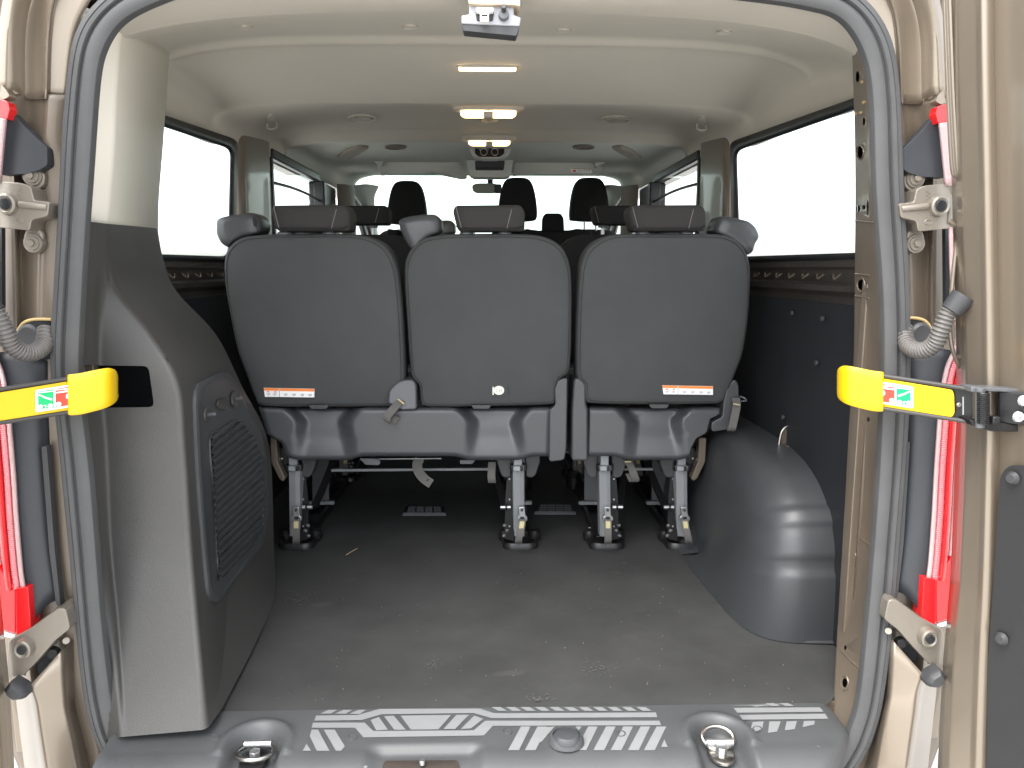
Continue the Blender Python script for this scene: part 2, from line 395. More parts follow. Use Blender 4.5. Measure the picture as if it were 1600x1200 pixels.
flin = sheet('front_roof_lining', lining_rows(STF), FRONTLIN, VAN, nu=1, nv=4, ang=60, thick=0.004)
BL0, BLF = bvh(lining), bvh(flin)
class Two:
    def ray_cast(s, o, d):
        a, b = BL0.ray_cast(o, d), BLF.ray_cast(o, d)
        if a[0] is None: return b
        if b[0] is None: return a
        return a if a[3] < b[3] else b
    def find_nearest(s, p): return BLF.find_nearest(p)
BL = Two()

# lamps along the roof centre
def lamp(u0, u1, v, h, dY, two):
    c = hit(BL, (u0+u1)/2, v); wdt = (P0(u1, v, c.y)-P0(u0, v, c.y)).x
    c.z = hit(BL, (u0+u1)/2, v, 0).z
    ol = lambda sx, sy: [Vector((c.x+sx*wdt/2*math.copysign(abs(math.cos(t))**0.5, math.cos(t)), c.y+sy*dY/2*math.copysign(abs(math.sin(t))**0.6, math.sin(t)), c.z)) for t in [2*math.pi*i/36 for i in range(36)]]
    hs = puff('dome_lamp', ol(1, 1), [(1, 0.012), (1, -0.002), (0.97, -h*0.35), (0.9, -h*0.45)], ZA, LAMPH, VAN)
    if two:
        for s in (-1, 1):
            q = [Vector((c.x+s*wdt*0.195+wdt*0.185*math.copysign(abs(math.cos(t))**0.4, math.cos(t))*(1.0 if math.cos(t)*s > 0 else 1.0), c.y+dY*0.36*math.copysign(abs(math.sin(t))**(0.6), math.sin(t)), c.z-h*0.4)) for t in [2*math.pi*i/24 for i in range(24)]]
            puff('lit_diffuser', q, [(1, 0.0), (1, -h*0.4), (0.8, -h*0.62)], ZA, LAMP, hs)
        box('lamp_switch', (c.x, c.y-dY*0.2, c.z-h*0.85), (wdt*0.13, dY*0.4, h*0.55), LAMPH, hs)
    else:
        q = [Vector((c.x+p[0]*wdt*0.46, c.y+p[1]*dY*0.36, c.z-h*0.4)) for p in ((-1, -1), (1, -1), (1, 1), (-1, 1))]
        puff('lit_diffuser', q, [(1, 0), (1, -h*0.5), (0.9, -h*0.6)], ZA, LAMP, hs)
lamp(713, 810, 104, 0.010, 0.022, False)
lamp(706, 820, 167, 0.030, 0.055, True)
lamp(722, 807, 216, 0.026, 0.06, True)
# round speakers / vents in the lining
for (u, v, ru, rv, dark) in ((566, 184, 24, 6, 0), (962, 186, 24, 6, 0), (765, 185, 22, 5, 0), (618, 229, 17, 3.6, 1), (912, 229, 17, 3.6, 1)):
    o = on('air_vent', BL, oval_px(u, v, ru, rv), 0.004, SPK if dark else LINING, VAN, rings=[(1, 0), (1.0, 0.005), (0.86, 0.006), (0.82, 0.002)])
    if not dark: on('vent_centre', BL, oval_px(u, v+0.5, ru*0.62, rv*0.6), 0.004, LAMPH, o, rings=[(1, 0), (1, 0.006), (0.8, 0.007)])
for (u, v) in ((383, 42), (641, 41), (881, 47), (1132, 49)):
    on('lining_clip', BL, oval_px(u, v, 12, 3), 0.003, LINING, VAN, rings=[(1, 0), (1, 0.0035), (0.8, 0.0015)])
for (u, v) in ((424, 188), (1097, 190)):
    hk = on('coat_hook', BL, oval_px(u, v-3, 7, 7), 0.004, LINING, VAN, rings=[(1, 0), (0.95, 0.004), (0.7, 0.005)])
    c = hit(BL, u, v+3, 0.006)
    tube('hook_loop', cr([c+Vector((-0.014, 0, 0.004)), c+Vector((-0.014, -0.006, -0.012)), c+Vector((0, -0.014, -0.018)), c+Vector((0.014, -0.006, -0.012)), c+Vector((0.014, 0, 0.004))], 4), 0.003, LINING, hk)
for px in ([(526, 244), (540, 232), (560, 226), (577, 228), (560, 238), (545, 246)], [(955, 228), (972, 226), (990, 234), (1003, 246), (988, 246), (972, 238)]):
    on('grab_handle', BL, px, 0.012, HANDLE, VAN, r=3, rings=[(1, 0), (1, 0.008), (0.9, 0.012)])
# rear roof latch striker (top centre)
lt = slab('roof_latch_plate', [(721, 24), (733, 22), (733, 8), (803, 10), (803, 23), (814, 27), (812, 41), (721, 37)], 1.30, 0.05, mat('latch_grey', (0.30, 0.30, 0.32), 0.4, 0.2), VAN, r=2)
slab('latch_skirt', [(721.5, 37.5), (811.5, 41.5), (807, 56), (724, 48)], 1.302, 0.03, CHAR, lt, r=2)
slab('latch_striker', [(744, 11), (771, 11), (771, 18), (764, 18), (764, 33), (750, 33), (750, 18), (744, 18)], 1.285, 0.02, WHI, lt, r=2)
slab('striker_slot', [(743, 18), (772, 18), (770, 32), (745, 32)], 1.297, 0.01, BLK, lt, r=2)
slab('striker_slot_inner', [(752, 22), (762, 22), (762, 25), (752, 25)], 1.283, 0.01, BLK, lt)
c = P(787, 25, 1.30)
cyl('rubber_buffer', c+Vector((0, 0.01, 0)), c+Vector((0, -0.012, 0)), 0.009, MIDG, lt, r2=0.008)
cyl('buffer_pin', c+Vector((0, -0.01, 0.004)), c+Vector((0, -0.022, 0.008)), 0.004, CHAR, lt)
slab('latch_cover', [(729, -30), (812, -30), (813, 10), (806, 8), (732, 6)], 1.29, 0.05, mat('tan_cover', (0.50, 0.40, 0.28), 0.5), VAN, r=3)

# ---------------- door seal: one closed rubber loop round the opening
path = [(760, -52), (400, -48), (290, -36), (230, -18), (188, 4), (158, 32), (139, 66), (129, 112), (121, 200), (115, 300), (106, 450), (101, 560), (107, 640), (116, 720), (128, 850), (141, 1000),
        (154, 1100), (172, 1160), (205, 1212), (280, 1258), (760, 1290), (1200, 1262), (1290, 1225), (1330, 1180), (1352, 1130), (1364, 1075), (1376, 970), (1386, 850), (1397, 700), (1402, 570), (1400, 450),
        (1391, 300), (1386, 160), (1376, 86), (1353, 36), (1318, 3), (1270, -13), (1190, -25), (1000, -44)]
pp = [P0(q.x, q.y, 1.30) for q in smooth_px(path, 8)]
cen = sum(pp, Vector())/len(pp)
prof = [(-.0250, -.012), (-.0250, .000), (-.0238, .0035), (-.0205, .0060), (-.0150, .0078), (-.0090, .0084), (-.0050, .0078), (-.0022, .0050), (-.0012, .0008), (.0012, .0008), (.0022, .0060), (.0036, .0082), (.0100, .0086), (.0112, .0062), (.0124, .0080), (.0190, .0062), (.0222, .0025), (.0245, -.003), (.0245, -.012)]
mb = MB(); mg = MB(); N = len(pp); npf = len(prof)
for i, p in enumerate(pp):
    t = (pp[(i+1) % N]-pp[i-1]); t.y = 0; t.normalize(); nrm = Vector((t.z, 0, -t.x))
    if nrm.dot(p-cen) < 0: nrm = -nrm
    wob = 1+0.02*math.sin(i*0.31)
    for (o_, d_) in prof: mb.v.append(p+nrm*o_*wob+Vector((0, -d_, 0)))
    for (o_, d_) in ((-.0011, .0015), (.0011, .0015), (.0011, .0030), (-.0011, .0030)): mg.v.append(p+nrm*o_+Vector((0, -d_, 0)))
for i in range(N):
    for j in range(npf): mb.f.append([i*npf+j, i*npf+(j+1) % npf, ((i+1) % N)*npf+(j+1) % npf, ((i+1) % N)*npf+j])
    for j in range(4): mg.f.append([i*4+j, i*4+(j+1) % 4, ((i+1) % N)*4+(j+1) % 4, ((i+1) % N)*4+j])
seal = mb.out('door_seal', SEAL, VAN, ang=24)
mg.out('groove_shade_strip', SEALG, seal)  # darker strip puts the groove's shade into the rubber colour

# ---------------- left quarter trim
L = [
 [(116, 345, 1.34), (148, 347, 1.385), (163, 349, 1.42), (172, 350, 1.45), (205, 353, 1.60), (245, 357, 1.80)],
 [(112, 400, 1.34), (148, 400, 1.40), (162, 400, 1.425), (172, 401, 1.45), (210, 403, 1.60), (254, 405, 1.80)],
 [(108, 450, 1.34), (147, 450, 1.40), (158, 450, 1.425), (182, 452, 1.45), (230, 454, 1.62), (275, 456, 1.82)],
 [(104, 520, 1.34), (145, 520, 1.40), (154, 520, 1.42), (232, 520, 1.44), (285, 522, 1.62), (337, 524, 1.86)],
 [(104, 600, 1.34), (145, 600, 1.40), (156, 600, 1.42), (277, 598, 1.425), (325, 600, 1.62), (377, 604, 1.90)],
 [(116, 700, 1.34), (152, 700, 1.40), (165, 700, 1.42), (288, 700, 1.42), (345, 698, 1.68), (419, 695, 2.04)],
 [(130, 850, 1.33), (163, 850, 1.385), (172, 850, 1.40), (298, 850, 1.40), (350, 852, 1.66), (427, 850, 2.05)],
 [(140, 960, 1.33), (174, 960, 1.35), (182, 960, 1.365), (307, 960, 1.355), (352, 955, 1.58), (428, 930, 1.855)],
 [(148, 1060, 1.32), (183, 1060, 1.31), (190, 1060, 1.32), (315, 1050, 1.31), (347, 1035, 1.44), (400, 1002, 1.61)],
 [(160, 1155, 1.31), (188, 1152, 1.262), (197, 1151, 1.262), (322, 1140, 1.268), (334, 1124, 1.30), (346, 1107, 1.346)]]
quarter = sheet('quarter_trim', [[P0(*q) for q in r] for r in L], GREYP, VAN, rnd=0.011, nv=6, thick=0.003, ang=60)
# inner face uses the same moulding; the strap window is cut through it
mb = MB(); px = round_px([(100, 570), (160, 571), (232, 572), (241, 636), (160, 637), (100, 637)], 9)
a = [P0(q.x, q.y, 1.3) for q in px]; b_ = [P0(q.x, q.y, 1.475) for q in px]; n = len(px)
mb.add(a+b_, [list(range(n)), list(range(2*n-1, n-1, -1))]+[[i, (i+1) % n, n+(i+1) % n, n+i] for i in range(n)])
cut(quarter, mb)
mb = MB(); q1 = [P0(u, v, 1.432) for u, v in ((112, 560), (262, 560), (268, 650), (112, 650))]; q2 = [P0(u, v, 1.56) for u, v in ((112, 560), (258, 560), (262, 650), (112, 650))]
mb.add(q1+q2, [[0, 1, 5, 4], [1, 2, 6, 5], [2, 3, 7, 6], [3, 0, 4, 7], [4, 5, 6, 7]]); mb.out('strap_recess', BLACK, quarter, thick=0.001)
BQ = bvh(quarter)
plate_px = [(302, 612), (318, 594), (345, 583), (360, 592), (376, 624), (406, 684), (413, 720), (415, 790), (408, 848), (385, 882), (352, 924), (336, 941), (323, 930), (317, 880), (309, 790), (303, 690)]
plate = on('vent_cover', BQ, [tuple(q) for q in smooth_px(plate_px, 3)], 0.006, VENTP, quarter, rings=[(1.0, 0.0), (1.0, 0.006), (0.975, 0.008), (0.95, 0.0085), (0.93, 0.006), (0.6, 0.006), (0.3, 0.006)])
lou = V2([(321, 688), (340, 672), (368, 658), (390, 686), (404, 718), (406, 800), (402, 832), (372, 872), (342, 904), (336, 898), (332, 860), (329, 780)])
slat_t = []
for i in range(19):
    vl = 690+i*11.9; ul = 321+(vl-690)*0.055 if vl < 880 else 333
    sl_ = -0.74-0.012*i
    best = None
    for k in range(len(lou)):
        A_, B_ = lou[k], lou[(k+1) % len(lou)]
        for vv0 in (vl,):
            # intersect ray (ul+t, vl+sl_*t)
            dx, dy = B_.x-A_.x, B_.y-A_.y; den = dx*sl_-dy
            if abs(den) < 1e-6: continue
            s_ = ((ul-A_.x)*sl_-(vl-A_.y))/den; t_ = (A_.x+s_*dx-ul)
            if 0 <= s_ <= 1 and t_ > 3 and (best is None or t_ > best): best = t_
    if not best: continue
    rws = []
    for off, lf in ((-6.0, 0.0085), (-4.2, 0.0150), (1.5, 0.0125), (5.8, 0.0085)):
        rws.append([hit(BQ, ul+best*k/6, vl+off+sl_*best*k/6, lf) for k in range(7)])
    verts = [p for r in rws for p in r]
    M('vent_slat', verts, grid_faces(4, 7), VENTP, quarter, ang=20)
tube('vent_rim', [hit(BQ, q.x, q.y, 0.008) for q in smooth_px([tuple(x) for x in lou], 3)], 0.0026, VENTP, quarter, closed=True)
for (u, v) in ((318, 648), (343, 632), (362, 624)):
    if u == 343:
        on('moulded_notch', BQ, oval_px(u, v, 10, 9), 0.004, GREYP, quarter, rings=[(1, 0.0065), (0.9, 0.0095), (0.5, 0.007)])
    else:
        on('clip_recess', BQ, oval_px(u, v, 5.5, 13), 0.004, GREYP, quarter, rings=[(1, 0.0065), (0.9, 0.0095), (0.5, 0.0085)])
        c = hit(BQ, u, v, 0.009); cyl('turn_clip', c, c+Vector((0.016, -0.004, 0.002)), 0.0035, MIDG, quarter)
# cream pillar trim above it
Lc = [[(130, 10, 1.34), (155, 20, 1.385), (189, 35, 1.43), (264, 80, 1.86)],
      [(118, 130, 1.34), (145, 135, 1.385), (181, 140, 1.43), (259, 150, 1.87)],
      [(112, 220, 1.34), (139, 225, 1.385), (177, 230, 1.43), (253, 235, 1.87)],
      [(106, 300, 1.34), (135, 305, 1.385), (171, 308, 1.44), (247, 312, 1.85)],
      [(104, 343, 1.345), (132, 347, 1.39), (165, 350, 1.443), (246, 358.5, 1.83)], [(104, 352, 1.36), (132, 356, 1.405), (166, 360, 1.46), (246, 368, 1.86)]]
sheet('pillar_trim', [[P0(*q) for q in r] for r in Lc], CREAM, VAN, rnd=0.009, nv=6, thick=0.003, ang=60)

# ---------------- bare metal D pillar on the right
Rr = [(-20, 1330, 1348, 1356, 1374), (105, 1333, 1350, 1358, 1376), (200, 1336, 1356, 1364, 1386), (320, 1337, 1360, 1370, 1392), (450, 1336, 1366, 1376, 1398), (575, 1334, 1368, 1378, 1402), (650, 1328, 1364, 1374, 1400),
      (800, 1320, 1358, 1369, 1392), (950, 1311, 1350, 1361, 1382), (1060, 1304, 1346, 1355, 1374), (1120, 1301, 1343, 1352, 1368), (1200, 1300, 1325, 1335, 1350)]
def dk(v): return 0 if v < 900 else (v-900)/220
rows = [[P0(a+4+8*max(0, dk(v)), v, 1.60-0.21*min(1.2, dk(v))), P0(a, v, 1.475-0.115*min(1.3, dk(v))), P0(b, v, 1.372-0.05*min(1.3, dk(v))), P0(c, v, 1.345-0.04*min(1.3, dk(v))), P0(d, v, 1.335-0.02*min(1.3, dk(v)))] for v, a, b, c, d in Rr]
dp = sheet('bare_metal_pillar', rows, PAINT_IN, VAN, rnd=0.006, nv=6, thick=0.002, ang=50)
mb = MB()
HOL = [(1340, 120, 2.2, 7), (1344, 238, 3.2, 8), (1341, 326, 2.6, 4.5), (1350, 324, 1.8, 3), (1356, 325, 1.2, 10), (1346, 445, 4.2, 6.5), (1355, 446, 1.8, 3.5), (1357, 655, 1.8, 3), (1340, 733, 1.8, 3), (1334, 819, 2.6, 5), (1332, 873, 3.2, 7), (1321, 1012, 1.6, 3), (1320, 1067, 3.0, 6), (1322, 1096, 1.6, 3), (1350, 190, 1.6, 5)]
for (u, v, ru, rv) in HOL:
    ru, rv = ru*1.3, rv*1.25
    px = V2(oval_px(u, v, ru, rv, 12)); n = 12
    a = [P0(q.x, q.y, 1.36) for q in px]; b_ = [P0(q.x, q.y, 1.52) for q in px]
    mb.add(a+b_, [list(range(n)), list(range(2*n-1, n-1, -1))]+[[i, (i+1) % n, n+(i+1) % n, n+i] for i in range(n)])
BD = bvh(dp); cut(dp, mb)
for (u, v, r_) in ((1344, 238, 8), (1334, 819, 6), (1332, 873, 9), (1320, 1067, 8), (1346, 445, 8)):
    tube('pressed_rim', [hit(BD, *q, 0.0005) for q in oval_px(u, v, r_*0.75, r_*1.4, 18)], 0.0016, PAINT_IN, dp, n=6, closed=True)
for (a, b) in (((1318, 822), (1358, 850)), ((1306, 1008), (1350, 1052)), ((1337, 345), (1366, 348)), ((1336, 428), (1358, 430)), ((1336, 462), (1358, 466))):
    tube('pressed_step', [hit(BD, a[0]+(b[0]-a[0])*k/6, a[1]+(b[1]-a[1])*k/6, 0.0) for k in range(7)], 0.0018, PAINT_IN, dp, n=6)
sheet('dark_hole_backing', [[P0(a+10, v, 1.56), P0(a+4, v, 1.50), P0(b+4, v, 1.405)] for v, a, b, c, d in Rr if v < 1000], BLACK, dp, nu=2, nv=3, thick=0.002)  # black sheet added behind the pillar so its holes read dark
# sealer drips and a scrap of bare primer near the top
for (u, v) in ((1347, 128), (1345, 176), (1350, 160), (1337, 178), (1333, 143)):
    on('glue_smear', BD, oval_px(u, v, random.uniform(1.5, 3), random.uniform(2, 4), 8), 0.001, GOLD, dp)
# unseen outer panels added behind pillars to stop light leaking in
for s in (-1, 1):
    SIDE = s
    M('outer_pillar_skin', [mir(Vector((XC+0.72, 1.40, 0.5))), mir(Vector((XC+0.83, 1.40, 0.5))), mir(Vector((XC+0.83, 1.40, ZF))), mir(Vector((XC+0.72, 1.40, ZF)))], [[0, 1, 2, 3]], PAINT_IN, VAN, thick=0.004)
SIDE = 1

# ---------------- sides of the cabin (built on the right, mirrored to the left)
XG = P0(1145, 300, 2.5).x                        # window plane
def side(s):
    global SIDE
    SIDE = s
    W = XC+0.785
    # black lower lining board + rubber plugs
    bd = box('side_board', mir(Vector((W-0.012, 3.0, (ZF-0.075)/2))), (0.006, 3.3, -ZF-0.075+0.0), BLACK, VAN)
    # pressed belt rail under the windows
    pr = [(0.02, 0.030), (-0.012, 0.028), (-0.014, 0.004), (-0.006, -0.002), (-0.006, -0.030), (-0.030, -0.036), (-0.030, -0.048), (-0.010, -0.060), (-0.012, -0.088)]
    vs = []
    ys = [1.45+i*(4.6-1.45)/40 for i in range(41)]
    for y in ys:
        for (dx, z) in pr: vs.append(mir(Vector((W+dx, y, z))))
    belt = M('belt_rail', vs, grid_faces(41, len(pr)), BELT, VAN, ang=20)
    for k in range(12):
        y = 1.66+k*0.085
        tube('rail_clip', cr([mir(Vector((W-0.020, y-0.018, -0.012))), mir(Vector((W-0.026, y, -0.022))), mir(Vector((W-0.020, y+0.018, -0.012)))], 4), 0.0022, PAINT_IN, belt, n=6)
    # glass 1 : rear quarter
    g1 = [Vector(Px(*q, XG)) for q in round_px([(1146, 229), (1420, 133), (1420, 394), (1152, 404)], 12)]
    g1y0 = min(p.y for p in g1)
    fr = MB()
    exmb(fr, g1, (0, 0, 0)) if False else None
    M('quarter_window', g1, [list(range(len(g1)))], GLASS, VAN)
    ol = round_px([(1141, 222), (1430, 120), (1430, 402), (1147, 410)], 12)
    n = len(ol); outer = [Vector(Px(q.x, q.y, XG-0.018)) for q in ol]; inner = [Vector(Px(q.x, q.y, XG-0.018)) for q in round_px([(1150, 236), (1420, 142), (1420, 392), (1155, 401)], 12)]
    M('window_gasket', outer+inner, [[i, (i+1) % n, n+(i+1) % n, n+i] for i in range(n)], WINF, VAN, thick=0.006)
    # C pillar: bronze box between the windows
    sec = [(2.50, 0.0), (2.505, -0.03), (2.53, -0.055), (2.62, -0.062), (2.74, -0.060), (2.83, -0.045), (2.86, 0.0)]
    rows = []
    for z in (0.50, 0.30, 0.15, 0.02):
        rows.append([mir(Vector((XG+dx*0.42+0.012*(0.3-z), y, z))) for (y, dx) in sec])
    sheet('centre_pillar', rows, PAINT_IN, VAN, nu=3, nv=3)
    # glass 2 : sliding-door window, with its frame
    y0, y1, zt, zb = 2.90, 3.66, 0.405, 0.03
    gl = [mir(Vector((XG, y, z))) for (y, z) in ((y0, zt), (y1, zt), (y1, zb), (y0, zb))]
    M('door_window', gl, [[0, 1, 2, 3]], GLASS, VAN)
    gk = MB()
    boxmb(gk, mir(Vector((XG, (y0+y1)/2, zt+0.01))), (0.03, y1-y0, 0.035)); boxmb(gk, mir(Vector((XG, (y0+y1)/2, zb-0.01))), (0.03, y1-y0, 0.04))
    boxmb(gk, mir(Vector((XG, y0-0.015, 0.2))), (0.03, 0.03, 0.4)); boxmb(gk, mir(Vector((XG-0.01, y1+0.02, 0.2))), (0.05, 0.06, 0.4))
    gk.out('window_surround', WINF, VAN, bevel=0.006)
    tube('window_rail', [mir(Vector((XG-0.012, y0+(y1-y0)*t, 0.310+0.010*math.sin(t*3.1)))) for t in [i/10 for i in range(11)]], 0.006, WINF, VAN)
    # B pillar, black outer and beige trim
    b1 = MB(); boxmb(b1, mir(Vector((XG+0.012, 3.83, 0.10))), (0.07, 0.30, 0.60)); b1.out('middle_pillar', WINF, VAN, bevel=0.01)
    rows = [[mir(Vector((XG+dx, y, z))) for (y, dx) in ((3.97, -0.03), (3.985, -0.07), (4.05, -0.09), (4.14, -0.085), (4.16, 0.0))] for z in (0.42, 0.2, -0.2)]
    sheet('middle_pillar_trim', rows, mat('pillar_beige', (0.22, 0.19, 0.155), 0.6), VAN, nu=4, nv=2)
    sheet('brown_pillar_face', [[mir(Vector((XG+dx, y, z))) for (y, dx) in ((3.70, -0.045), (3.72, -0.068), (3.80, -0.070), (3.83, -0.056))] for z in (0.30, 0.15, 0.0)], PAINT_IN, VAN, nu=3, nv=2)
    # front door window and frame
    fd = [mir(Vector((XG-0.02, y, z))) for (y, z) in ((4.20, 0.36), (4.42, 0.35), (4.75, 0.23), (4.95, 0.08), (4.2, 0.03))]
    M('front_door_window', fd, [list(range(5))], GLASS, VAN)
    tube('front_door_frame', cr([mir(Vector((XG-0.03, y, z))) for (y, z) in ((4.19, 0.02), (4.19, 0.34), (4.40, 0.345), (4.62, 0.285), (4.82, 0.17), (4.98, 0.03))], 5), 0.018, SLATE, VAN)
    tube('door_weatherstrip', cr([mir(Vector((XG-0.055, y, z))) for (y, z) in ((4.17, 0.02), (4.17, 0.36), (4.40, 0.37), (4.64, 0.31), (4.86, 0.19), (5.02, 0.03))], 5), 0.012, WINF, VAN)
    # windscreen pillar trim
    rows = [[mir(Vector((XC+x, y, z))) for (x, y, z) in r] for r in (
        [(0.775, 4.10, 0.40), (0.74, 4.20, 0.43), (0.67, 4.32, 0.455), (0.62, 4.46, 0.46)],
        [(0.772, 4.45, 0.37), (0.735, 4.46, 0.39), (0.69, 4.50, 0.40), (0.665, 4.58, 0.40)],
        [(0.765, 4.75, 0.26), (0.74, 4.74, 0.27), (0.705, 4.76, 0.28), (0.695, 4.84, 0.28)],
        [(0.76, 5.05, 0.08), (0.745, 5.02, 0.08), (0.72, 5.04, 0.08), (0.71, 5.12, 0.08)],
        [(0.76, 5.3, -0.15), (0.745, 5.25, -0.15), (0.72, 5.28, -0.15), (0.71, 5.35, -0.15)])]
    sheet('windscreen_pillar_trim', rows, FRONTLIN, VAN, nu=4, nv=4, thick=0.006)
    box('front_door_panel', mir(Vector((W, 4.7, -0.4))), (0.02, 1.2, 0.85), CHAR, VAN)
side(1); side(-1); SIDE = 1

# ---------------- front end: windscreen, visors, console, mirror, dash
ws = [Vector((XC-0.72, 4.44, 0.53)), Vector((XC+0.72, 4.44, 0.53)), Vector((XC+0.74, 5.35, -0.16)), Vector((XC-0.74, 5.35, -0.16))]
M('windscreen', ws, [[0, 1, 2, 3]], WSG, VAN)
tr = MB(); boxmb(tr, (XC, 4.50, 0.55), (1.5, 0.06, 0.05)); tr.out('windscreen_header', FRONTLIN, VAN, bevel=0.01)
for (a, sgn) in (([(588, 256), (597, 252), (718, 252), (731, 278), (722, 281), (700, 271), (603, 272), (590, 270)], -1), ([(805, 252), (935, 254), (941, 262), (938, 273), (815, 272), (800, 276)], 1)):
    Yv = 3.88
    pts_ = [P0(q.x, q.y, Yv) for q in round_px(a, 5)]
    vs = puff('sun_visor', pts_, [(0.96, 0.02), (1, 0.014), (1, 0.006), (0.95, 0.0)], YA, FRONTLIN, VAN)
    if sgn > 0:
        st = slab('visor_label', [(893, 262), (924, 263.5), (925, 270), (892, 269)], 3.876, 0.002, WHI, vs, bevel=0)
        slab('label_band', [(894, 262.4), (924, 263.8), (924, 265.2), (894, 264.0)], 3.874, 0.001, TAG, vs, bevel=0)
        slab('label_sign', [(895, 265.5), (900, 265.6), (900, 268.6), (895, 268.4)], 3.874, 0.001, RED, vs, bevel=0)
        for k in range(5): slab('label_print', [(904+k*4, 266.0), (906+k*4, 266.1), (906+k*4, 267.8), (904+k*4, 267.7)], 3.874, 0.001, INK, vs, bevel=0)
for (u, v) in ((592, 253), (936, 255)):
    c = P0(u, v, 3.85); box('visor_mount', c, (0.05, 0.03, 0.026), MIRG, VAN, rot=Matrix.Rotation(R(30 if u < 700 else -30), 3, 'Y'), bevel=0.006)
for (u, v) in ((598, 272.5), (810, 271.5), (722, 278), (934, 273)):
    c = P0(u, v, 3.86); box('visor_clip', c, (0.02, 0.02, 0.012), MIRG, VAN, bevel=0.003)
hv = slab('air_control_panel', [(733, 232), (742, 228), (790, 228), (799, 232), (792, 243), (778, 248), (752, 248), (740, 243)], 3.45, 0.08, FRONTLIN, VAN, r=4)
slab('control_face', [(742, 229.5), (788, 229.5), (788, 240), (781, 245), (748, 245), (742, 240)], 3.444, 0.004, HVAC, hv, r=2, bevel=0.001)
for u in (756, 773):
    c = P0(u, 238, 3.442); kn = cyl('control_knob', c, c+Vector((0, -0.012, 0)), 0.013, HVAC, hv, n=20)
    tube('knob_ring', ring3(c+Vector((0, -0.010, 0)), XA, ZA, 0.0145, 0.0145), 0.0012, STEEL, kn, n=6, closed=True)
    for k in range(7):
        th = R(30+k*20); q = c+Vector((math.cos(th)*0.021, -0.001, math.sin(th)*0.021))
        box('dial_mark', q, (0.003, 0.001, 0.003), RED if (u > 760 and k < 3) else (mat('blue_print', (0.05, 0.15, 0.6), 0.5) if u > 760 and k > 4 else SCREW), hv, bevel=0)
bn = slab('overhead_tray', [(728, 245), (803, 245), (797, 274), (790, 277), (740, 277), (733, 273)], 3.80, 0.10, FRONTLIN, VAN, r=3)
slab('tray_opening', [(742, 251), (789, 251), (787, 266), (743, 266)], 3.794, 0.01, CHAR, bn, r=2)
box('tray_lip', P0(765, 263, 3.787), (0.13, 0.01, 0.01), DASH, bn)
mr = [P0(q.x, q.y, 4.35) for q in round_px([(737, 289), (745, 286), (773, 286), (780, 290), (780, 299), (772, 302), (745, 302), (738, 298)], 4)]
mi = puff('rear_view_mirror', mr, [(0.9, 0.05), (1, 0.03), (1, 0.008), (0.95, 0.0)], YA, MIRR, VAN)
box('mirror_stem', P0(766, 280, 4.42), (0.03, 0.05, 0.05), CHAR, mi, bevel=0.006); box('mirror_end', P0(778, 295, 4.347), (0.04, 0.02, 0.05), CHAR, mi, bevel=0.008)
# dashboard and scuttle across the front
rows = [[Vector((XC+x, y, z)) for x in (-0.75, -0.4, -0.2, 0, 0.3, 0.75)] for (y, z) in ((4.72, -0.5), (4.70, -0.1), (4.74, 0.045), (4.85, 0.08), (5.05, 0.07), (5.3, -0.1))]
sheet('dashboard', rows, DASH, VAN, nu=3, nv=4)
box('engine_bulkhead', (XC, 5.0, -0.45), (1.6, 0.04, 0.9), DASH, VAN)

# ---------------- wheel arch cover (right), trim round it
def sm(t): t = max(0, min(1, t)); return t*t*(3-2*t)
def arch():
    xw = XC+0.775; yc, ry, rz = 2.105, 0.525, 0.380
    prof_ = [(xw, 1.0), (XC+0.71, 1.0), (XC+0.69, 0.998), (XC+0.672, 0.992), (XC+0.655, 0.98), (XC+0.638, 0.962), (XC+0.622, 0.935), (XC+0.608, 0.90), (XC+0.596, 0.85), (XC+0.587, 0.78), (XC+0.580, 0.68), (XC+0.574, 0.5), (XC+0.568, 0.3), (XC+0.564, 0.02)]
    na = 140; vs = []
    for (x, s) in prof_:
        for i in range(na+1):
            a = math.pi*i/na; ca, sa = math.cos(a), math.sin(a); e = 2/3.6
            yy = -math.copysign(abs(ca)**e, ca); zz = abs(sa)**e
            rib = 0
            if s > 0.85:
                h = rz*zz
                for hh in (0.175, 0.275):
                    d = abs(h-hh)
                    if d < 0.022 and yy < 0: rib += 0.0065*(1 if hh > 0.2 else -1)*sm((0.022-d)/0.012)*min(1, (s-0.85)/0.05)
            vs.append(Vector((x+(0.05*zz*(1-(x-XC-0.564)/0.212) if x < xw else 0), yc+ry*s*yy-(0.0 if yy > 0 else rib), ZF+0.002+rz*s*zz+ (0 if yy > 0 else rib*0.4))))
    return M('wheel_arch_cover', vs, grid_faces(len(prof_), na+1), mat('arch_plastic', (0.038, 0.0405, 0.0435), 0.38, 0, 0.2, 700, 0.0005, 0.12, 7, wear=[(38, 0.76, (0.15, 0.15, 0.15), (0.5, 1, 2)), (120, 0.79, (0.25, 0.25, 0.24), (1, 1, 1))]), VAN, ang=60)
ac = arch()
tube('arch_foot_strip', cr([Pz(u, v, ZF+0.004) for (u, v) in ((1082, 838), (1110, 882), (1145, 935), (1180, 978), (1196, 990), (1220, 998), (1262, 1003), (1305, 1004))], 5), 0.004, CHAR, ac)
al = MB()
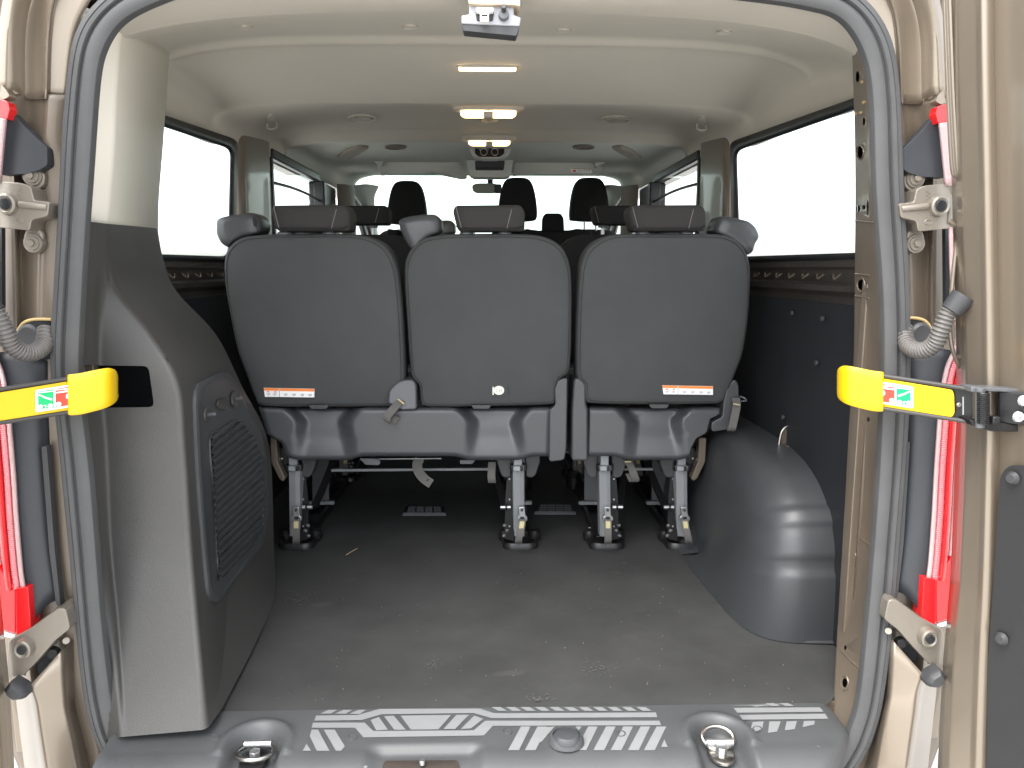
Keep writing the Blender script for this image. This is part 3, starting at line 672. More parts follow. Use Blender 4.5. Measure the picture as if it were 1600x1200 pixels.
# same cover on the left, mostly hidden by the trim
# tie-down loop on the right wall
c = P0(1231, 690, 1.98); W_ = XC+0.785-0.017
pts_ = [Vector((W_-0.006, 0, 0))+Vector((0, c.y+dy, c.z+dz)) for (dy, dz) in ((-0.030, -0.05), (-0.030, 0.0), (-0.018, 0.034), (0.0, 0.044), (0.018, 0.034), (0.030, 0.0), (0.030, -0.05))]
tube('lashing_loop', cr([P0(u, v, 1.9) for (u, v) in ((1216, 705), (1218, 688), (1222, 673), (1231, 666), (1238, 673), (1240, 690), (1238, 700))], 4), 0.0026, CHROME, VAN)
slab('lashing_plate', [(1222, 674), (1232, 668), (1238, 676), (1238, 700), (1220, 700)], 1.905, 0.006, BRM, VAN, r=4)
c = P0(1229, 699, 1.89); cyl('lashing_bolt', c, c+Vector((0, -0.012, 0)), 0.006, CHROME, VAN, n=6)
for (u, v) in ((1239, 489), (1287, 498), (1225, 652), (1277, 567)):
    c = Px(u, v, XC+0.765); cyl('board_plug', c, c+Vector((-0.006, 0, 0)), 0.006, CHAR, VAN)

# ---------------- sill trim with cups, decals, lashing rings
ZS = ZF-0.002
cups = []
def sill_z(x, y):
    pass
Y0 = P0(760, 1168, 1.0); Yroll = Pz(760, 1163, ZS).y; RRO = 0.085
ringsL = Pz(399, 1160, ZS); ringsR = Pz(1124, 1148, ZS); bumpc = Pz(885, 1157, ZS)
def sm(t): t = max(0, min(1, t)); return t*t*(3-2*t)
def sill_pt(x, s):
    # s in [0,1] flat part from y=1.352 to Yroll, then roll down
    if s <= 0: y, z = 1.352+(-s)*0.0, ZS
    fl = 1.352-Yroll
    if s <= fl: y, z = 1.352-s, ZS-0.02*(s/fl)**3*0.3
    else:
        a = min((s-fl)/RRO, math.pi/2); y = Yroll-RRO*math.sin(a); z = ZS-0.006-RRO*(1-math.cos(a))
        ex = (s-fl)/RRO-math.pi/2
        if ex > 0: z -= ex*RRO
    for (c, wd) in ((ringsL, 0.052), (ringsR, 0.052)):
        dx = (x-c.x-(0.25 if c is ringsR else -0.25)*0.0)/wd; dy = (y-(c.y-0.015))/0.075
        if y > c.y: dr = math.sqrt(dx*dx+((y-c.y+0.0)/0.055)**2)
        else: dr = abs(dx)
        t = 1-sm((dr-0.62)/0.38)
        z -= t*(0.030 if y > c.y else 0.030+0.02*min(1, (c.y-y)/0.1)*0)
        rim = math.exp(-((dr-1.12)/0.16)**2)*0.006 if y > c.y-0.02 else 0
        z += rim
    # middle latch recess
    m0, m1 = Pz(565, 1175, ZS).x, Pz(762, 1175, ZS).x
    yy = Pz(660, 1157, ZS).y
    if y < yy:
        ramp = sm((yy-y)/0.02); inx = sm((x-m0)/0.035)*sm((m1-x)/0.035); z -= 0.012*ramp*inx
    return Vector((x, y, z))
xl, xr = Pz(172, 1160, ZS).x, Pz(1312, 1112, ZS).x
nx, ns = 260, 70; vs = []
for j in range(ns+1):
    s = 0.36*j/ns
    for i in range(nx+1):
        tp = sm((s-0.06)/0.12); x = xl+(xr-0.062*tp-xl)*i/nx
        p = sill_pt(x, s)
        e = (xr-0.062*tp)-x
        if e < 0.035: p.z -= 0.020*(1-math.sqrt(max(0, 1-(1-e/0.035)**2)))
        e = x-xl
        if e < 0.03: p.z += 0.010*sm((0.03-e)/0.03)
        vs.append(p)
sill = M('sill_trim', vs, grid_faces(ns+1, nx+1), SILL, VAN, ang=60)
BS = bvh(sill)
def dec(px, name='sill_stripe'):
    # densify then drop on the sill
    q = []; pv = V2(px)
    for i in range(len(pv)):
        a, b = pv[i], pv[(i+1) % len(pv)]; n = max(1, int((b-a).length/14))
        for k in range(n): q.append(a+(b-a)*k/n)
    return M(name, [hit(BS, p.x, p.y, 0.0012) for p in q], [list(range(len(q)))], DECAL, sill, flat=True)
D = [
 [(500, 1116), (513, 1110), (527, 1110), (517, 1116)], [(523, 1116), (537, 1110), (550, 1110), (541, 1116)], [(546, 1116), (560, 1110), (572, 1110), (562, 1117)],
 [(494, 1119), (560, 1118), (593, 1108.5), (750, 1108), (771, 1115), (830, 1116), (830, 1122), (768, 1123), (740, 1115), (597, 1117), (565, 1126), (491, 1127)],
 [(489, 1130), (570, 1130), (583, 1143), (740, 1142), (758, 1127), (1030, 1127), (1033, 1134), (770, 1135), (756, 1150), (568, 1153), (555, 1138), (487, 1138)],
 [(768, 1115.5), (1025, 1114), (1027, 1121.5), (771, 1123)],
 [(579, 1126), (592, 1121), (606, 1141), (588, 1142)], [(600, 1120), (615, 1119), (634, 1141), (616, 1141)], [(626, 1119), (705, 1118), (685, 1140.5), (642, 1141)], [(713, 1118), (733, 1117.5), (711, 1140), (693, 1140)], [(741, 1119), (755, 1124), (736, 1139), (720, 1140)],
 [(487, 1141), (497, 1141), (515, 1174), (495, 1174), (484, 1151)], [(506, 1141), (523, 1141), (539, 1167), (533, 1174), (525, 1174)], [(479, 1163), (486, 1174), (473, 1174)]]
for k in range(11):
    u = 768+k*22.6; D.append([(u, 1105.6+0.0*k), (u+14, 1105.6), (u+24, 1111.5), (u+10, 1111.5)])
for (a, b) in ((800, 826), (826, 852), (905, 927), (933, 955), (960, 982), (987, 1009), (1012, 1034)):
    wtop = 17
    px = [(a+14, 1136), (a+14+wtop-2, 1136), (a+wtop-14+8, 1173), (a-14+8, 1173)]
    D.append(px)
D += [[(1038, 1156), (1043, 1168), (1033, 1168)], [(852, 1137), (867, 1136), (856, 1148), (846, 1160), (838, 1160)], [(899, 1136), (909, 1136), (904, 1142)],
      [(1146, 1107), (1281, 1106), (1287, 1113), (1152, 1114.5)], [(1155, 1118), (1289, 1116), (1294, 1124), (1160, 1125.5)],
      [(1176, 1129), (1193, 1128), (1191, 1140), (1171, 1147)], [(1202, 1128), (1220, 1128), (1214, 1144), (1200, 1146)], [(1229, 1128), (1245, 1127.5), (1242, 1140), (1226, 1142)], [(1256, 1127.5), (1273, 1127), (1272, 1133), (1254, 1137)]]
for k in range(5):
    u = 1130+k*22; D.append([(u, 1099.5), (u+13, 1099.5), (u+23, 1104), (u+9, 1104)])
for d in D: dec(d)
for (u, v) in ((550, 1152), (792, 1144), (970, 1147), (1183, 1140), (335, 1152), (331, 1152)):
    if u == 331: continue
    on('sill_screw', BS, oval_px(u, v, 8, 5), 0.001, SILL, sill, rings=[(1, 0), (1, 0.0015), (0.75, 0.0018), (0.7, -0.0), (0.3, 0.0005)])
# round latch bump
c = bumpc
pts_ = ring3(Vector((c.x, c.y, ZS)), XA, YA, 0.030, 0.026)
bm_ = puff('latch_bump', pts_, [(1.05, -0.004), (1.0, 0.006), (0.9, 0.012), (0.82, 0.012), (0.78, 0.006), (0.7, 0.006)], ZA, SILL, sill)
puff('bump_button', ring3(Vector((c.x, c.y-0.006, ZS+0.004)), XA, YA, 0.024, 0.021), [(1, 0), (1, 0.008), (0.85, 0.013), (0.4, 0.015)], ZA, SEATP, sill)
on('latch_opening', BS, [(600, 1190), (716, 1189), (722, 1215), (594, 1215)], 0.002, mat('rusty_brown', (0.028, 0.02, 0.015), 0.7, 0, 0.5, 100, 0.002, 0.3, 20), sill, r=6)
c = hit(BS, 660, 1198, 0.006); cyl('striker_pin', c, c+Vector((0, 0, 0.008)), 0.005, STEEL, sill)
# lashing rings in their cups
for (c0, uu, vv_, flat_) in ((ringsL, 397, 1157, 1), (ringsR, 1122, 1142, 0)):
    z = ZS-0.024; cx, cy = c0.x, c0.y
    pl = puff('ring_plate', ring3(Vector((cx, cy-0.012, z-0.006)), XA, YA, 0.024, 0.034), [(1, 0), (1, 0.004), (0.9, 0.006)], ZA, CHROME if not flat_ else BLK, sill)
    if flat_: rp = ring3(Vector((cx, cy-0.004, z+0.008)), XA, (YA*0.9+ZA*-0.10).normalized(), 0.032, 0.027, 28)
    else: rp = ring3(Vector((cx, cy+0.010, z+0.012)), XA, (YA*0.8+ZA*0.45).normalized(), 0.028, 0.021, 28)
    rg = tube('lashing_ring', rp, 0.0040, CHROME, sill, n=10, closed=True)
    cb = Vector((cx, cy+(0.014 if flat_ else -0.004), z+0.012))
    cyl('ring_sleeve', cb-XA*0.024, cb+XA*0.024, 0.0065, STEEL, sill, n=14)
    cyl('ring_bolt', Vector((cx, cy-(0.006 if flat_ else 0.016), z)), Vector((cx, cy-(0.006 if flat_ else 0.016), z+0.012)), 0.010, STEEL, sill, n=6)

# ---------------- rear body corners, lamps, hinges, doors, straps
def corner(s):
    global SIDE
    SIDE = s
    # upper corner panel with pressed ridges
    rws = []
    for v, us in ((-60, (1300, 1345, 1356, 1372, 1395, 1420, 1440, 1452)), (0, (1335, 1385, 1393, 1408, 1425, 1442, 1456, 1470)), (60, (1365, 1398, 1406, 1415, 1438, 1452, 1466, 1480)), (150, (1380, 1403, 1410, 1416, 1440, 1454, 1472, 1492))):
        ys = (1.325, 1.318, 1.305, 1.322, 1.326, 1.300, 1.290, 1.305)
        rws.append([P(u, v+(12 if v == 150 and u < 1450 else 0), y) for u, y in zip(us, ys)])
    sheet('corner_panel', rws, PAINT, VAN, nu=4, nv=6, thick=0.002)
    # lower jamb, running the whole height behind lamp and hinges
    rws = []
    for v, us in ((155, (1375, 1404, 1412, 1432, 1452, 1472, 1500)), (215, (1380, 1408, 1418, 1440, 1458, 1478, 1505)), (300, (1385, 1412, 1425, 1450, 1458, 1466, 1510)), (500, (1390, 1420, 1432, 1448, 1456, 1464, 1510)), (700, (1385, 1415, 1428, 1446, 1455, 1463, 1505)), (950, (1370, 1395, 1410, 1430, 1445, 1455, 1500)), (1060, (1360, 1385, 1400, 1420, 1440, 1455, 1500)), (1240, (1320, 1350, 1370, 1395, 1410, 1425, 1440))):
        yy = (1.33, 1.325, 1.335, 1.345, 1.328, 1.345, 1.36) if v > 230 else (1.325, 1.31, 1.325, 1.335, 1.31, 1.30, 1.31)
        rws.append([P(u, v, y) for u, y in zip(us, yy)])
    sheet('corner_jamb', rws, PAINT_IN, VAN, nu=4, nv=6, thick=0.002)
    bk = mir(Vector((XC+0.80, 1.42, -0.3))); box('corner_backing', bk, (0.18, 0.02, 1.9), PAINT_IN, VAN)
    slab('seam_cover', [(1466, 150), (1474, 140), (1476, 152), (1480, 160), (1470, 163), (1462, 158)], 1.285, 0.02, PAINT, VAN, r=2)
    # black wedge of the lamp housing
    lampo = slab('lamp_wedge', [(1463, 178), (1476, 260), (1477, 278), (1440, 276), (1420, 270), (1408, 262), (1408, 236), (1440, 205)], 1.300, 0.02, SLATE, VAN, r=3, bevel=0.002)
    # tail lamp: ribbed strips curving down the corner
    def strip(name, left, right, y, m, par, dy=0.0, crown=0.006):
        rws = []
        for (a, b) in zip(left, right):
            rws.append([P(a[0], a[1], y+0.006), P(a[0]*0.85+b[0]*0.15, a[1]*.85+b[1]*.15, y-crown*0.6), P((a[0]+b[0])/2, (a[1]+b[1])/2, y-crown), P(a[0]*0.15+b[0]*0.85, a[1]*.15+b[1]*.85, y-crown*0.6), P(b[0], b[1], y+0.006)])
        return sheet(name, rws, m, par, nu=3, nv=5, thick=0.002)
    edge = [(1484, 355), (1487, 450), (1494, 530), (1478, 575), (1470, 620), (1465, 680), (1461, 740), (1458, 800), (1453, 870), (1449, 905)]
    edge = [(u-2, v) for u, v in edge]; e1 = [(u+8, v) for u, v in edge]; e2 = [(u+19, v+2) for u, v in edge]; e3 = [(u+30, v+4) for u, v in edge]; e4 = [(u+60, v+6) for u, v in edge]
    tl = strip('tail_lamp', e3, e4, 1.292, LCLR, VAN)
    strip('ribbed_lens_edge', edge, e1, 1.290, LRIB, tl); strip('pink_reflector', e1, e2, 1.289, LPINK, tl); strip('red_lens_band', e2, e3, 1.288, LRED, tl, crown=0.009)
    slab('red_lens_block', [(1444, 903), (1462, 905), (1462, 975), (1454, 977), (1440, 966)], 1.280, 0.03, LRED, tl, r=2, bevel=0.004)
    slab('red_lens_panel', [(1463, 905), (1475, 890), (1500, 850), (1515, 850), (1510, 950), (1490, 964), (1463, 974)], 1.284, 0.02, LRED, tl, r=4, bevel=0.004)
    slab('clear_lens_edge', [(1463, 976), (1490, 966), (1510, 952), (1512, 962), (1492, 974), (1470, 980)], 1.288, 0.01, WHI, tl, r=2)
    slab('top_red_lens', [(1465, 166), (1479, 162), (1482, 190), (1466, 193), (1462, 178)], 1.284, 0.02, LRED, tl, r=2, bevel=0.003)
    strip('top_ribbed_lens', [(1466, 193), (1470, 230), (1476, 290)], [(1484, 190), (1490, 230), (1496, 290)], 1.286, LRIB, tl)
    # lamp inner side cover
    cvr = [[P(1412, 560, 1.325), P(1440, 552, 1.312), P(1468, 545, 1.305), P(1487, 548, 1.302)],
           [P(1412, 640, 1.325), P(1432, 640, 1.305), P(1452, 640, 1.298), P(1468, 640, 1.296)],
           [P(1405, 800, 1.325), P(1422, 800, 1.308), P(1442, 800, 1.298), P(1457, 800, 1.296)],
           [P(1392, 935, 1.325), P(1405, 925, 1.308), P(1425, 940, 1.298), P(1442, 965, 1.296)]]
    sheet('lamp_side_cover', cvr, SLATE, VAN, nu=5, nv=6, thick=0.003)
    slab('cover_edge', [(1422, 690), (1414, 690), (1404, 850), (1396, 935), (1403, 930), (1412, 850)], 1.300, 0.015, CHAR, VAN, r=2)
    slab('dark_gap_strip', [(1477, 352), (1484, 352), (1486, 475), (1482, 520), (1478, 475)], 1.330, 0.01, SLATE, VAN, r=1)
    # upper hinge casting
    hg = slab('upper_hinge', [(1432, 296), (1445, 290), (1483, 286), (1485, 304), (1502, 302), (1505, 352), (1485, 357), (1435, 362), (1432, 346), (1408, 340), (1405, 318), (1428, 316)], 1.285, 0.04, CAST, VAN, r=4, bevel=0.005, bseg=3)
    c = P(1467, 322, 1.283)
    bo = puff('hinge_boss', ring3(c, XA, ZA, 0.0155, 0.0165, 24), [(1.15, 0.006), (1.0, -0.006), (0.8, -0.008), (0.62, -0.006)], YA, CAST, hg)
    cyl('hinge_hole_dark', c+Vector((0, -0.009, 0)), c+Vector((0, -0.004, 0)), 0.009, WINF, hg, n=20)  # solid black disc paints the darkness inside the bore
    for (a, b, r_) in (((1408, 327), (1450, 322), 0.006), ((1484, 308), (1484, 350), 0.004), ((1483, 350), (1503, 350), 0.005)):
        cyl('hinge_rib', P(*a, 1.288), P(*b, 1.284), r_, CAST, hg, n=10, bevel=0.001)
    for k in range(5):
        c2 = P(1448+(k % 2)*4, 298+k*3.2, 1.2845); box('cast_mark', c2, (0.0022, 0.001, 0.002), CAST, hg, bevel=0)
    tube('cast_mark', ring3(P(1450, 347, 1.2845), XA, ZA, 0.006, 0.004, 16), 0.0007, CAST, hg, n=5, closed=True)
    slab('hinge_foot_web', [(1416, 385), (1416, 366), (1426, 352), (1428, 330), (1440, 330), (1440, 352), (1446, 372), (1446, 386), (1438, 396), (1424, 396)], 1.312, 0.012, CAST, hg, r=5, bevel=0.004)
    slab('hinge_foot_web', [(1412, 276), (1430, 262), (1444, 276), (1441, 292), (1434, 300), (1434, 322), (1422, 322), (1424, 300), (1414, 292)], 1.312, 0.012, CAST, hg, r=5, bevel=0.004)
    for (u, v) in ((1430, 381), (1430, 279)):
        c = P(u, v, 1.312)
        ws_ = puff('hinge_foot', ring3(c, XA, ZA, 0.0165, 0.0165, 24), [(1, 0.02), (1, 0.0), (0.93, -0.003)], YA, CAST, hg)
        cyl('washer', c+Vector((0, -0.002, 0)), c+Vector((0, -0.006, 0)), 0.0115, CAST, hg, n=20); cyl('hex_bolt', c+Vector((0, -0.005, 0)), c+Vector((0, -0.011, 0)), 0.0062, CAST, hg, n=6)
    # loom grommet and corrugated conduit
    gr = puff('grommet_recess', [P(q.x, q.y, 1.325) for q in round_px([(1405, 497), (1440, 497), (1456, 512), (1458, 548), (1405, 560)], 10)], [(1, 0.01), (1.0, -0.004), (0.9, -0.005)], YA, BLACK, VAN)
    tube('gold_rim', [P(q.x, q.y, 1.320) for q in cr(V2([(1405, 497), (1430, 497), (1446, 502), (1455, 514)]), 5)], 0.0028, GOLD, gr, n=8)
    c = P(1436, 528, 1.318); puff('round_grommet', ring3(c, XA, ZA, 0.022, 0.028, 24), [(1, 0.004), (0.98, -0.006), (0.8, -0.010), (0.5, -0.008)], YA, CHAR, gr)
    cp = cr([P(1412, 512, 1.31), P(1416, 535, 1.29), P(1428, 546, 1.27), P(1446, 547, 1.25), P(1462, 535, 1.235), P(1472, 512, 1.225), P(1483, 487, 1.22), P(1500, 468, 1.215)], 26)
    tube('corrugated_conduit', cp, 0.0125, CORR, VAN, n=14, rad=lambda i: 0.0128+0.0018*math.sin(i*1.05), ang=80)
    c = P(1497, 474, 1.215); cyl('conduit_boot', P(1486, 486, 1.218), P(1506, 462, 1.212), 0.0165, CHAR, VAN, r2=0.019, n=18)
    # lower hinge
    lh = slab('lower_hinge', [(1388, 938), (1400, 936), (1440, 966), (1462, 978), (1474, 984), (1477, 1040), (1452, 1038), (1426, 1010), (1404, 985), (1382, 968)], 1.27, 0.05, CAST, VAN, r=5, bevel=0.005, bseg=3)
    c = P(1450, 996, 1.264); puff('hinge_boss', ring3(c, XA, ZA, 0.0145, 0.0165, 24), [(1.15, 0.006), (1.0, -0.006), (0.8, -0.008), (0.62, -0.006)], YA, CAST, lh)
    cyl('hinge_hole_dark', c+Vector((0, -0.009, 0)), c+Vector((0, -0.004, 0)), 0.008, WINF, lh, n=20)  # black disc again stands for the dark bore
    c = P(1405, 1002, 1.30); cyl('hinge_bolt', c, c+Vector((0, -0.010, 0)), 0.011, BLK, lh, n=18, r2=0.009)
    cyl('hinge_bolt', P(1388, 986, 1.29), P(1388, 986, 1.278), 0.006, CAST, lh, n=12)
    slab('hinge_shadow_slab', [(1400, 985), (1426, 1008), (1456, 1036), (1440, 1040), (1385, 1010), (1380, 985)], 1.335, 0.01, BLACK, VAN, r=2)  # black slab paints in the shade under the lower hinge
    # bumper end: three painted facets under a mitred top
    A = [P(1372, 988, 1.31), P(1387, 998, 1.285), P(1440, 1050, 1.275), P(1462, 1036, 1.31)]
    facets = [[(1380, 985, 1.325), (1398, 1004, 1.285), (1441, 1052, 1.265), (1462, 1040, 1.30)],
              [(1378, 1080, 1.325), (1393, 1080, 1.282), (1430, 1080, 1.262), (1462, 1075, 1.30)],
              [(1372, 1110, 1.325), (1388, 1110, 1.278), (1424, 1120, 1.255), (1458, 1115, 1.30)],
              [(1345, 1230, 1.325), (1366, 1230, 1.27), (1408, 1230, 1.245), (1445, 1230, 1.30)]]
    bp = sheet('bumper_end', [[P(*q) for q in r] for r in facets], PAINT, VAN, rnd=0.004, nv=3, thick=0.003, ang=40)
    ry = round_px([(1446, 1066), (1452, 1056), (1470, 1045), (1480, 1058), (1477, 1064), (1465, 1075), (1449, 1073)], 3)
    puff('rubber_stop', [P(q.x, q.y, 1.245) for q in ry], [(1, 0.022), (1, 0.004), (0.9, -0.002), (0.6, -0.008)], YA, CHAR, VAN)
    # rear door, standing open square to the body
    sec = lambda v: [(1480+dl(v), 1.262), (1490+dl(v), 1.235), (1496+dl(v), 1.215), (1526+dl(v)*.6, 1.180), (1534+dl(v)*.6, 1.166), (1543+dl(v)*.6, 1.164), (1552+dl(v)*.6, 1.176), (1600, 1.125), (1700, 1.03), (1950, 0.85), (2200, 0.72)]
    def dl(v): return {-60: 0, 120: 3, 270: 8, 480: 14, 600: 16, 690: 15, 900: 6, 1050: -6, 1250: -16}[v]
    rws = [[P(u, v, y) for (u, y) in sec(v)] for v in (-60, 120, 270, 480, 600, 690, 900, 1050, 1250)]
    dr = sheet('rear_door', rws, PAINT, VAN, rnd=0.004, nv=6, thick=0.003, ang=50)
    BDR = bvh(dr) if s > 0 else None
    edg = [(1474, -60), (1478, 60), (1482, 160), (1488, 262), (1494, 276)]
    for k, m_ in enumerate((PAINT, CAST, PAINT)):
        tube('window_frame_edge', cr([P(u+k*4.0, v, 1.245-k*0.004) for (u, v) in edg], 5), 0.0035, m_, dr, n=8)
    # outer door skin return seen lower down
    tube('door_edge_fold', cr([P(u, v, 1.255) for (u, v) in ((1484, 345), (1496, 360), (1490, 420), (1484, 500), (1488, 545), (1502, 580))], 5), 0.0035, PAINT, dr, n=8)
    # black trim board on the door
    bpx = [(1562, 745), (1575, 727), (1750, 727), (1900, 1300), (1522, 1300), (1540, 1080), (1553, 900)]
    Yd = lambda u: 1.155-(u-1560)*0.00082 if u < 1700 else 1.04-(u-1700)*0.00068
    tb = extr('door_trim_board', [P(q.x, q.y, Yd(q.x)-0.004) for q in round_px(bpx, 14)], mir(Vector((XC+0.006, 0, 0)))-mir(Vector((XC, 0, 0))), TRIMB, dr, bevel=0)
    for (u, v) in ((1582, 747), (1565, 998)):
        c = P(u, v, Yd(u)-0.010); dx = (mir(Vector((1, 0, 0)))-mir(Vector((0, 0, 0)))).x
        cyl('trim_rivet', c, c+Vector((-0.006*dx, -0.003, 0)), 0.011, CHAR, dr, r2=0.007, n=18)
    # door check strap
    Ys = lambda u: 1.40 if u < 1310 else (1.262 if u < 1378 else 1.255)
    def arm(u): return 1.255-(u-1378)*0.00075
    top = lambda u: 585+(u-1378)*0.155; bot = lambda u: 640+(u-1378)*0.155
    st = extr('check_strap', [P(u, top(u), arm(u)) for u in (1366, 1430, 1520)]+[P(u, bot(u), arm(u)) for u in (1520, 1430, 1366)], (0, 0.008, 0), BLK, dr, bevel=0.0015)
    for f_ in (top, bot):
        tube('strap_flange', [P(u, f_(u)+(2 if f_ is top else -2), arm(u)-0.003) for u in (1376, 1420, 1470, 1516)], 0.0035, mat('strap_grey', (0.05, 0.047, 0.043), 0.45), st, n=8)
    yp = round_px([(1372, top(1372)+6), (1488, top(1488)+7), (1491, top(1488)+14), (1492, bot(1490)-12), (1488, bot(1488)-5), (1372, bot(1372)-5)], 6)
    extr('yellow_strip', [P(q.x, q.y, arm(q.x)-0.004) for q in yp], (0, 0.003, 0), YEL, st, bevel=0.0008)
    rws = []
    for (u, y, a, b) in ((1308.5, 1.33, 590, 612), (1310, 1.300, 578, 620), (1318, 1.278, 573.5, 627), (1330, 1.266, 574.5, 632), (1345, 1.258, 577.5, 636), (1362, 1.252, 581, 640), (1374, 1.248, 582.5, 641), (1379, 1.247, 583, 640.5), (1380, 1.252, 584, 639.5)):
        rws.append([P(u, a, y+0.03), P(u, a-1, y+0.008), P(u, a+2, y), P(u, (a+b)/2, y-0.001), P(u, b-2, y), P(u, b+1, y+0.008), P(u, b, y+0.03)])
    sheet('yellow_end_cap', rws, YEL, st, nu=3, nv=3, thick=0.002)
    # sticker with the locked and released pictograms
    def lay(name, px, k, m_): return extr(name, [P(x, y+(x-1400)*0.155, arm(x)-0.0072-0.0006*k) for (x, y) in px], (0, 0.0006, 0), m_, st, bevel=0)
    lay('strap_sticker', [tuple(q) for q in round_px([(1373, 600), (1427, 600), (1427, 634), (1373, 634)], 3)], 0, WHI)
    for j, (x0, m_) in enumerate(((1376, RED), (1401, GRN))):
        lay('sticker_field', [(x0, 603), (x0+22, 603), (x0+22, 631), (x0, 631)], 1, m_)
        lay('pictogram_bar', [(x0+1, 605), (x0+21, 604), (x0+21, 605.5), (x0+1, 606.5)], 2, WHI)
        if j == 0:
            lay('pictogram_bar', [(x0+2, 608), (x0+21, 608), (x0+21, 610), (x0+4, 610.5)], 2, WHI)
            lay('pictogram_dot', oval_px(x0+4, 617, 3, 4, 12), 2, WHI); lay('pictogram_dot', oval_px(x0+18, 627, 4.2, 3.6, 12), 2, WHI)
        else:
            lay('pictogram_bar', [(x0+2, 617), (x0+12, 612.5), (x0+21, 607), (x0+21, 609), (x0+12, 615), (x0+3, 619.5)], 2, WHI)
            lay('pictogram_dot', oval_px(x0+5, 627.5, 3.6, 3.4, 12), 2, WHI); lay('pictogram_dot', oval_px(x0+19, 627, 3.4, 3.8, 12), 2, WHI)
            lay('pictogram_bar', [(x0+11, 625), (x0+14.5, 625), (x0+14.5, 626.2), (x0+12.2, 626.2), (x0+12.2, 630), (x0+14.5, 630), (x0+14.5, 631), (x0+11, 631)], 2, WHI)
    c = P(1497, 632, arm(1497)-0.002); cyl('strap_rivet', c, c+Vector((0, -0.004, 0)), 0.0035, STEEL, st, n=12)
    extr('strap_slot', [P(u, v, arm(u)-0.001) for (u, v) in ((1504, 620), (1506, 620), (1506, 648), (1504, 648))], (0, 0.0015, 0), STEEL, st, bevel=0)
    # sprung pivot and bracket bolted to the door
    Yb = 1.135
    cyl('pivot_pin', P(1531, 606, Yb), P(1531, 668, Yb), 0.007, MIDG, st, n=14)
    sp = [P(1536, 612+(50*i/160), Yb-0.004)+Vector((math.cos(i*2*math.pi/10)*0.0085, math.sin(i*2*math.pi/10)*0.0085, 0)) for i in range(161)]
    tube('pivot_spring', sp, 0.0013, BLK, st, n=6)
    extr('pivot_bracket', [P(u, v, Yb) for (u, v) in ((1518, 604), (1545, 606), (1560, 606), (1640, 612), (1640, 618), (1560, 612), (1518, 613))], (0, 0.03, 0), MIDG, st)
    extr('pivot_bracket', [P(u, v, Yb) for (u, v) in ((1515, 655), (1530, 660), (1555, 660), (1640, 668), (1640, 676), (1548, 674), (1520, 665))], (0, 0.03, 0), BLK, st)
    pb = extr('door_bracket', [P(u, v, 1.145-(u-1560)*0.0006) for (u, v) in ((1561, 612), (1640, 616), (1640, 670), (1561, 660))], (0, 0.004, 0), BLK, st)
    for (u, v) in ((1598, 626), (1590, 651)):
        c = P(u, v, 1.12); sc_ = cyl('bracket_screw', c, c+Vector((0, -0.006, 0)), 0.0088, SCREW, st, n=20, r2=0.007, bevel=0.001)
        cyl('screw_socket', c+Vector((0, -0.0055, 0)), c+Vector((0, -0.0068, 0)), 0.003, INK, st, n=6)
    box('bracket_tab', P(1554, 656, 1.128), (0.012, 0.012, 0.012), BLK, st)
    if s > 0:
        pass
    SIDE = 1
corner(1); corner(-1)
SIDE = 1

# ------------------------------------------------------------------ seats
def ys(v): return 1.97+(v-365)/275*0.10
def backrest(px, par, fab=None, n=5):
    ol = cr(V2(px), n, True)
    pts_ = [P0(q.x, q.y, ys(q.y)) for q in ol]
    br = puff('backrest', pts_, [(0.90, 0.115), (0.97, 0.11), (1.0, 0.085), (1.0, 0.03), (0.995, 0.012), (0.98, 0.003), (0.955, 0.0), (0.90, -0.003), (0.75, -0.006), (0.5, -0.008), (0.25, -0.009)], YA, fab or FAB, par, ang=60)
    c = sum(pts_, Vector())/len(pts_)
    tube('seam', [c+(p-c)*0.958+Vector((0, -0.0005, 0)) for p in pts_], 0.0011, FABS, br, n=6, closed=True)
    return br
def headrest(u0, u1, par, v0=320.5, v1=361):
    Yh = 1.965
    px = round_px([(u0+4, v0), (u1-6, v0-1), (u1+1, v0+10), (u1, v1), (u0+8, v1), (u0, v0+9)], 7)
    hr = puff('headrest', [P0(q.x, q.y, Yh) for q in px], [(0.8, 0.125), (0.96, 0.115), (1.0, 0.09), (1.0, 0.02), (0.98, 0.006), (0.93, 0.0), (0.6, -0.004), (0.3, -0.005)], YA, FABS, par, ang=60)
    for uu, k in ((u0+10, 1), (u1-24, -1)):
        tube('headrest_piping', cr([P0(uu-4*k, v0+2, Yh+0.004), P0(uu-3*k, v0+9, Yh-0.0035), P0(uu+1*k, v0+24, Yh-0.004), P0(uu+4*k, v1-4, Yh-0.002)], 4), 0.0012, PIPE, hr, n=6)
    tube('headrest_lip', cr([P0(u0+6, v1-8, Yh-0.002), P0(u0+20, v1-3, Yh-0.006), P0(u1-20, v1-3, Yh-0.006), P0(u1-2, v1-8, Yh-0.002)], 5), 0.0022, FABD, hr, n=8)
    for uu in (u0+22, u1-32):
        c = P0(uu, v1+3, Yh+0.03)
        cyl('headrest_post', c+Vector((0, 0.01, 0.02)), c+Vector((0, 0.01, -0.05)), 0.006, STEEL, hr)
        puff('post_sleeve', ring3(c+Vector((0, 0, -0.006)), XA, YA, 0.018, 0.014, 18), [(1, 0), (1, 0.006), (0.7, 0.010)], ZA, MIDG, hr)
    return hr
def beltguide(px, par, m=None):
    ol = round_px(px, 7, 4)
    bg_ = puff('belt_guide', [P0(q.x, q.y, 1.985) for q in ol], [(0.85, 0.10), (1, 0.09), (1.0, 0.02), (0.96, 0.004), (0.85, -0.003), (0.5, -0.006)], YA, m or SEATP, par, ang=60)
    return bg_
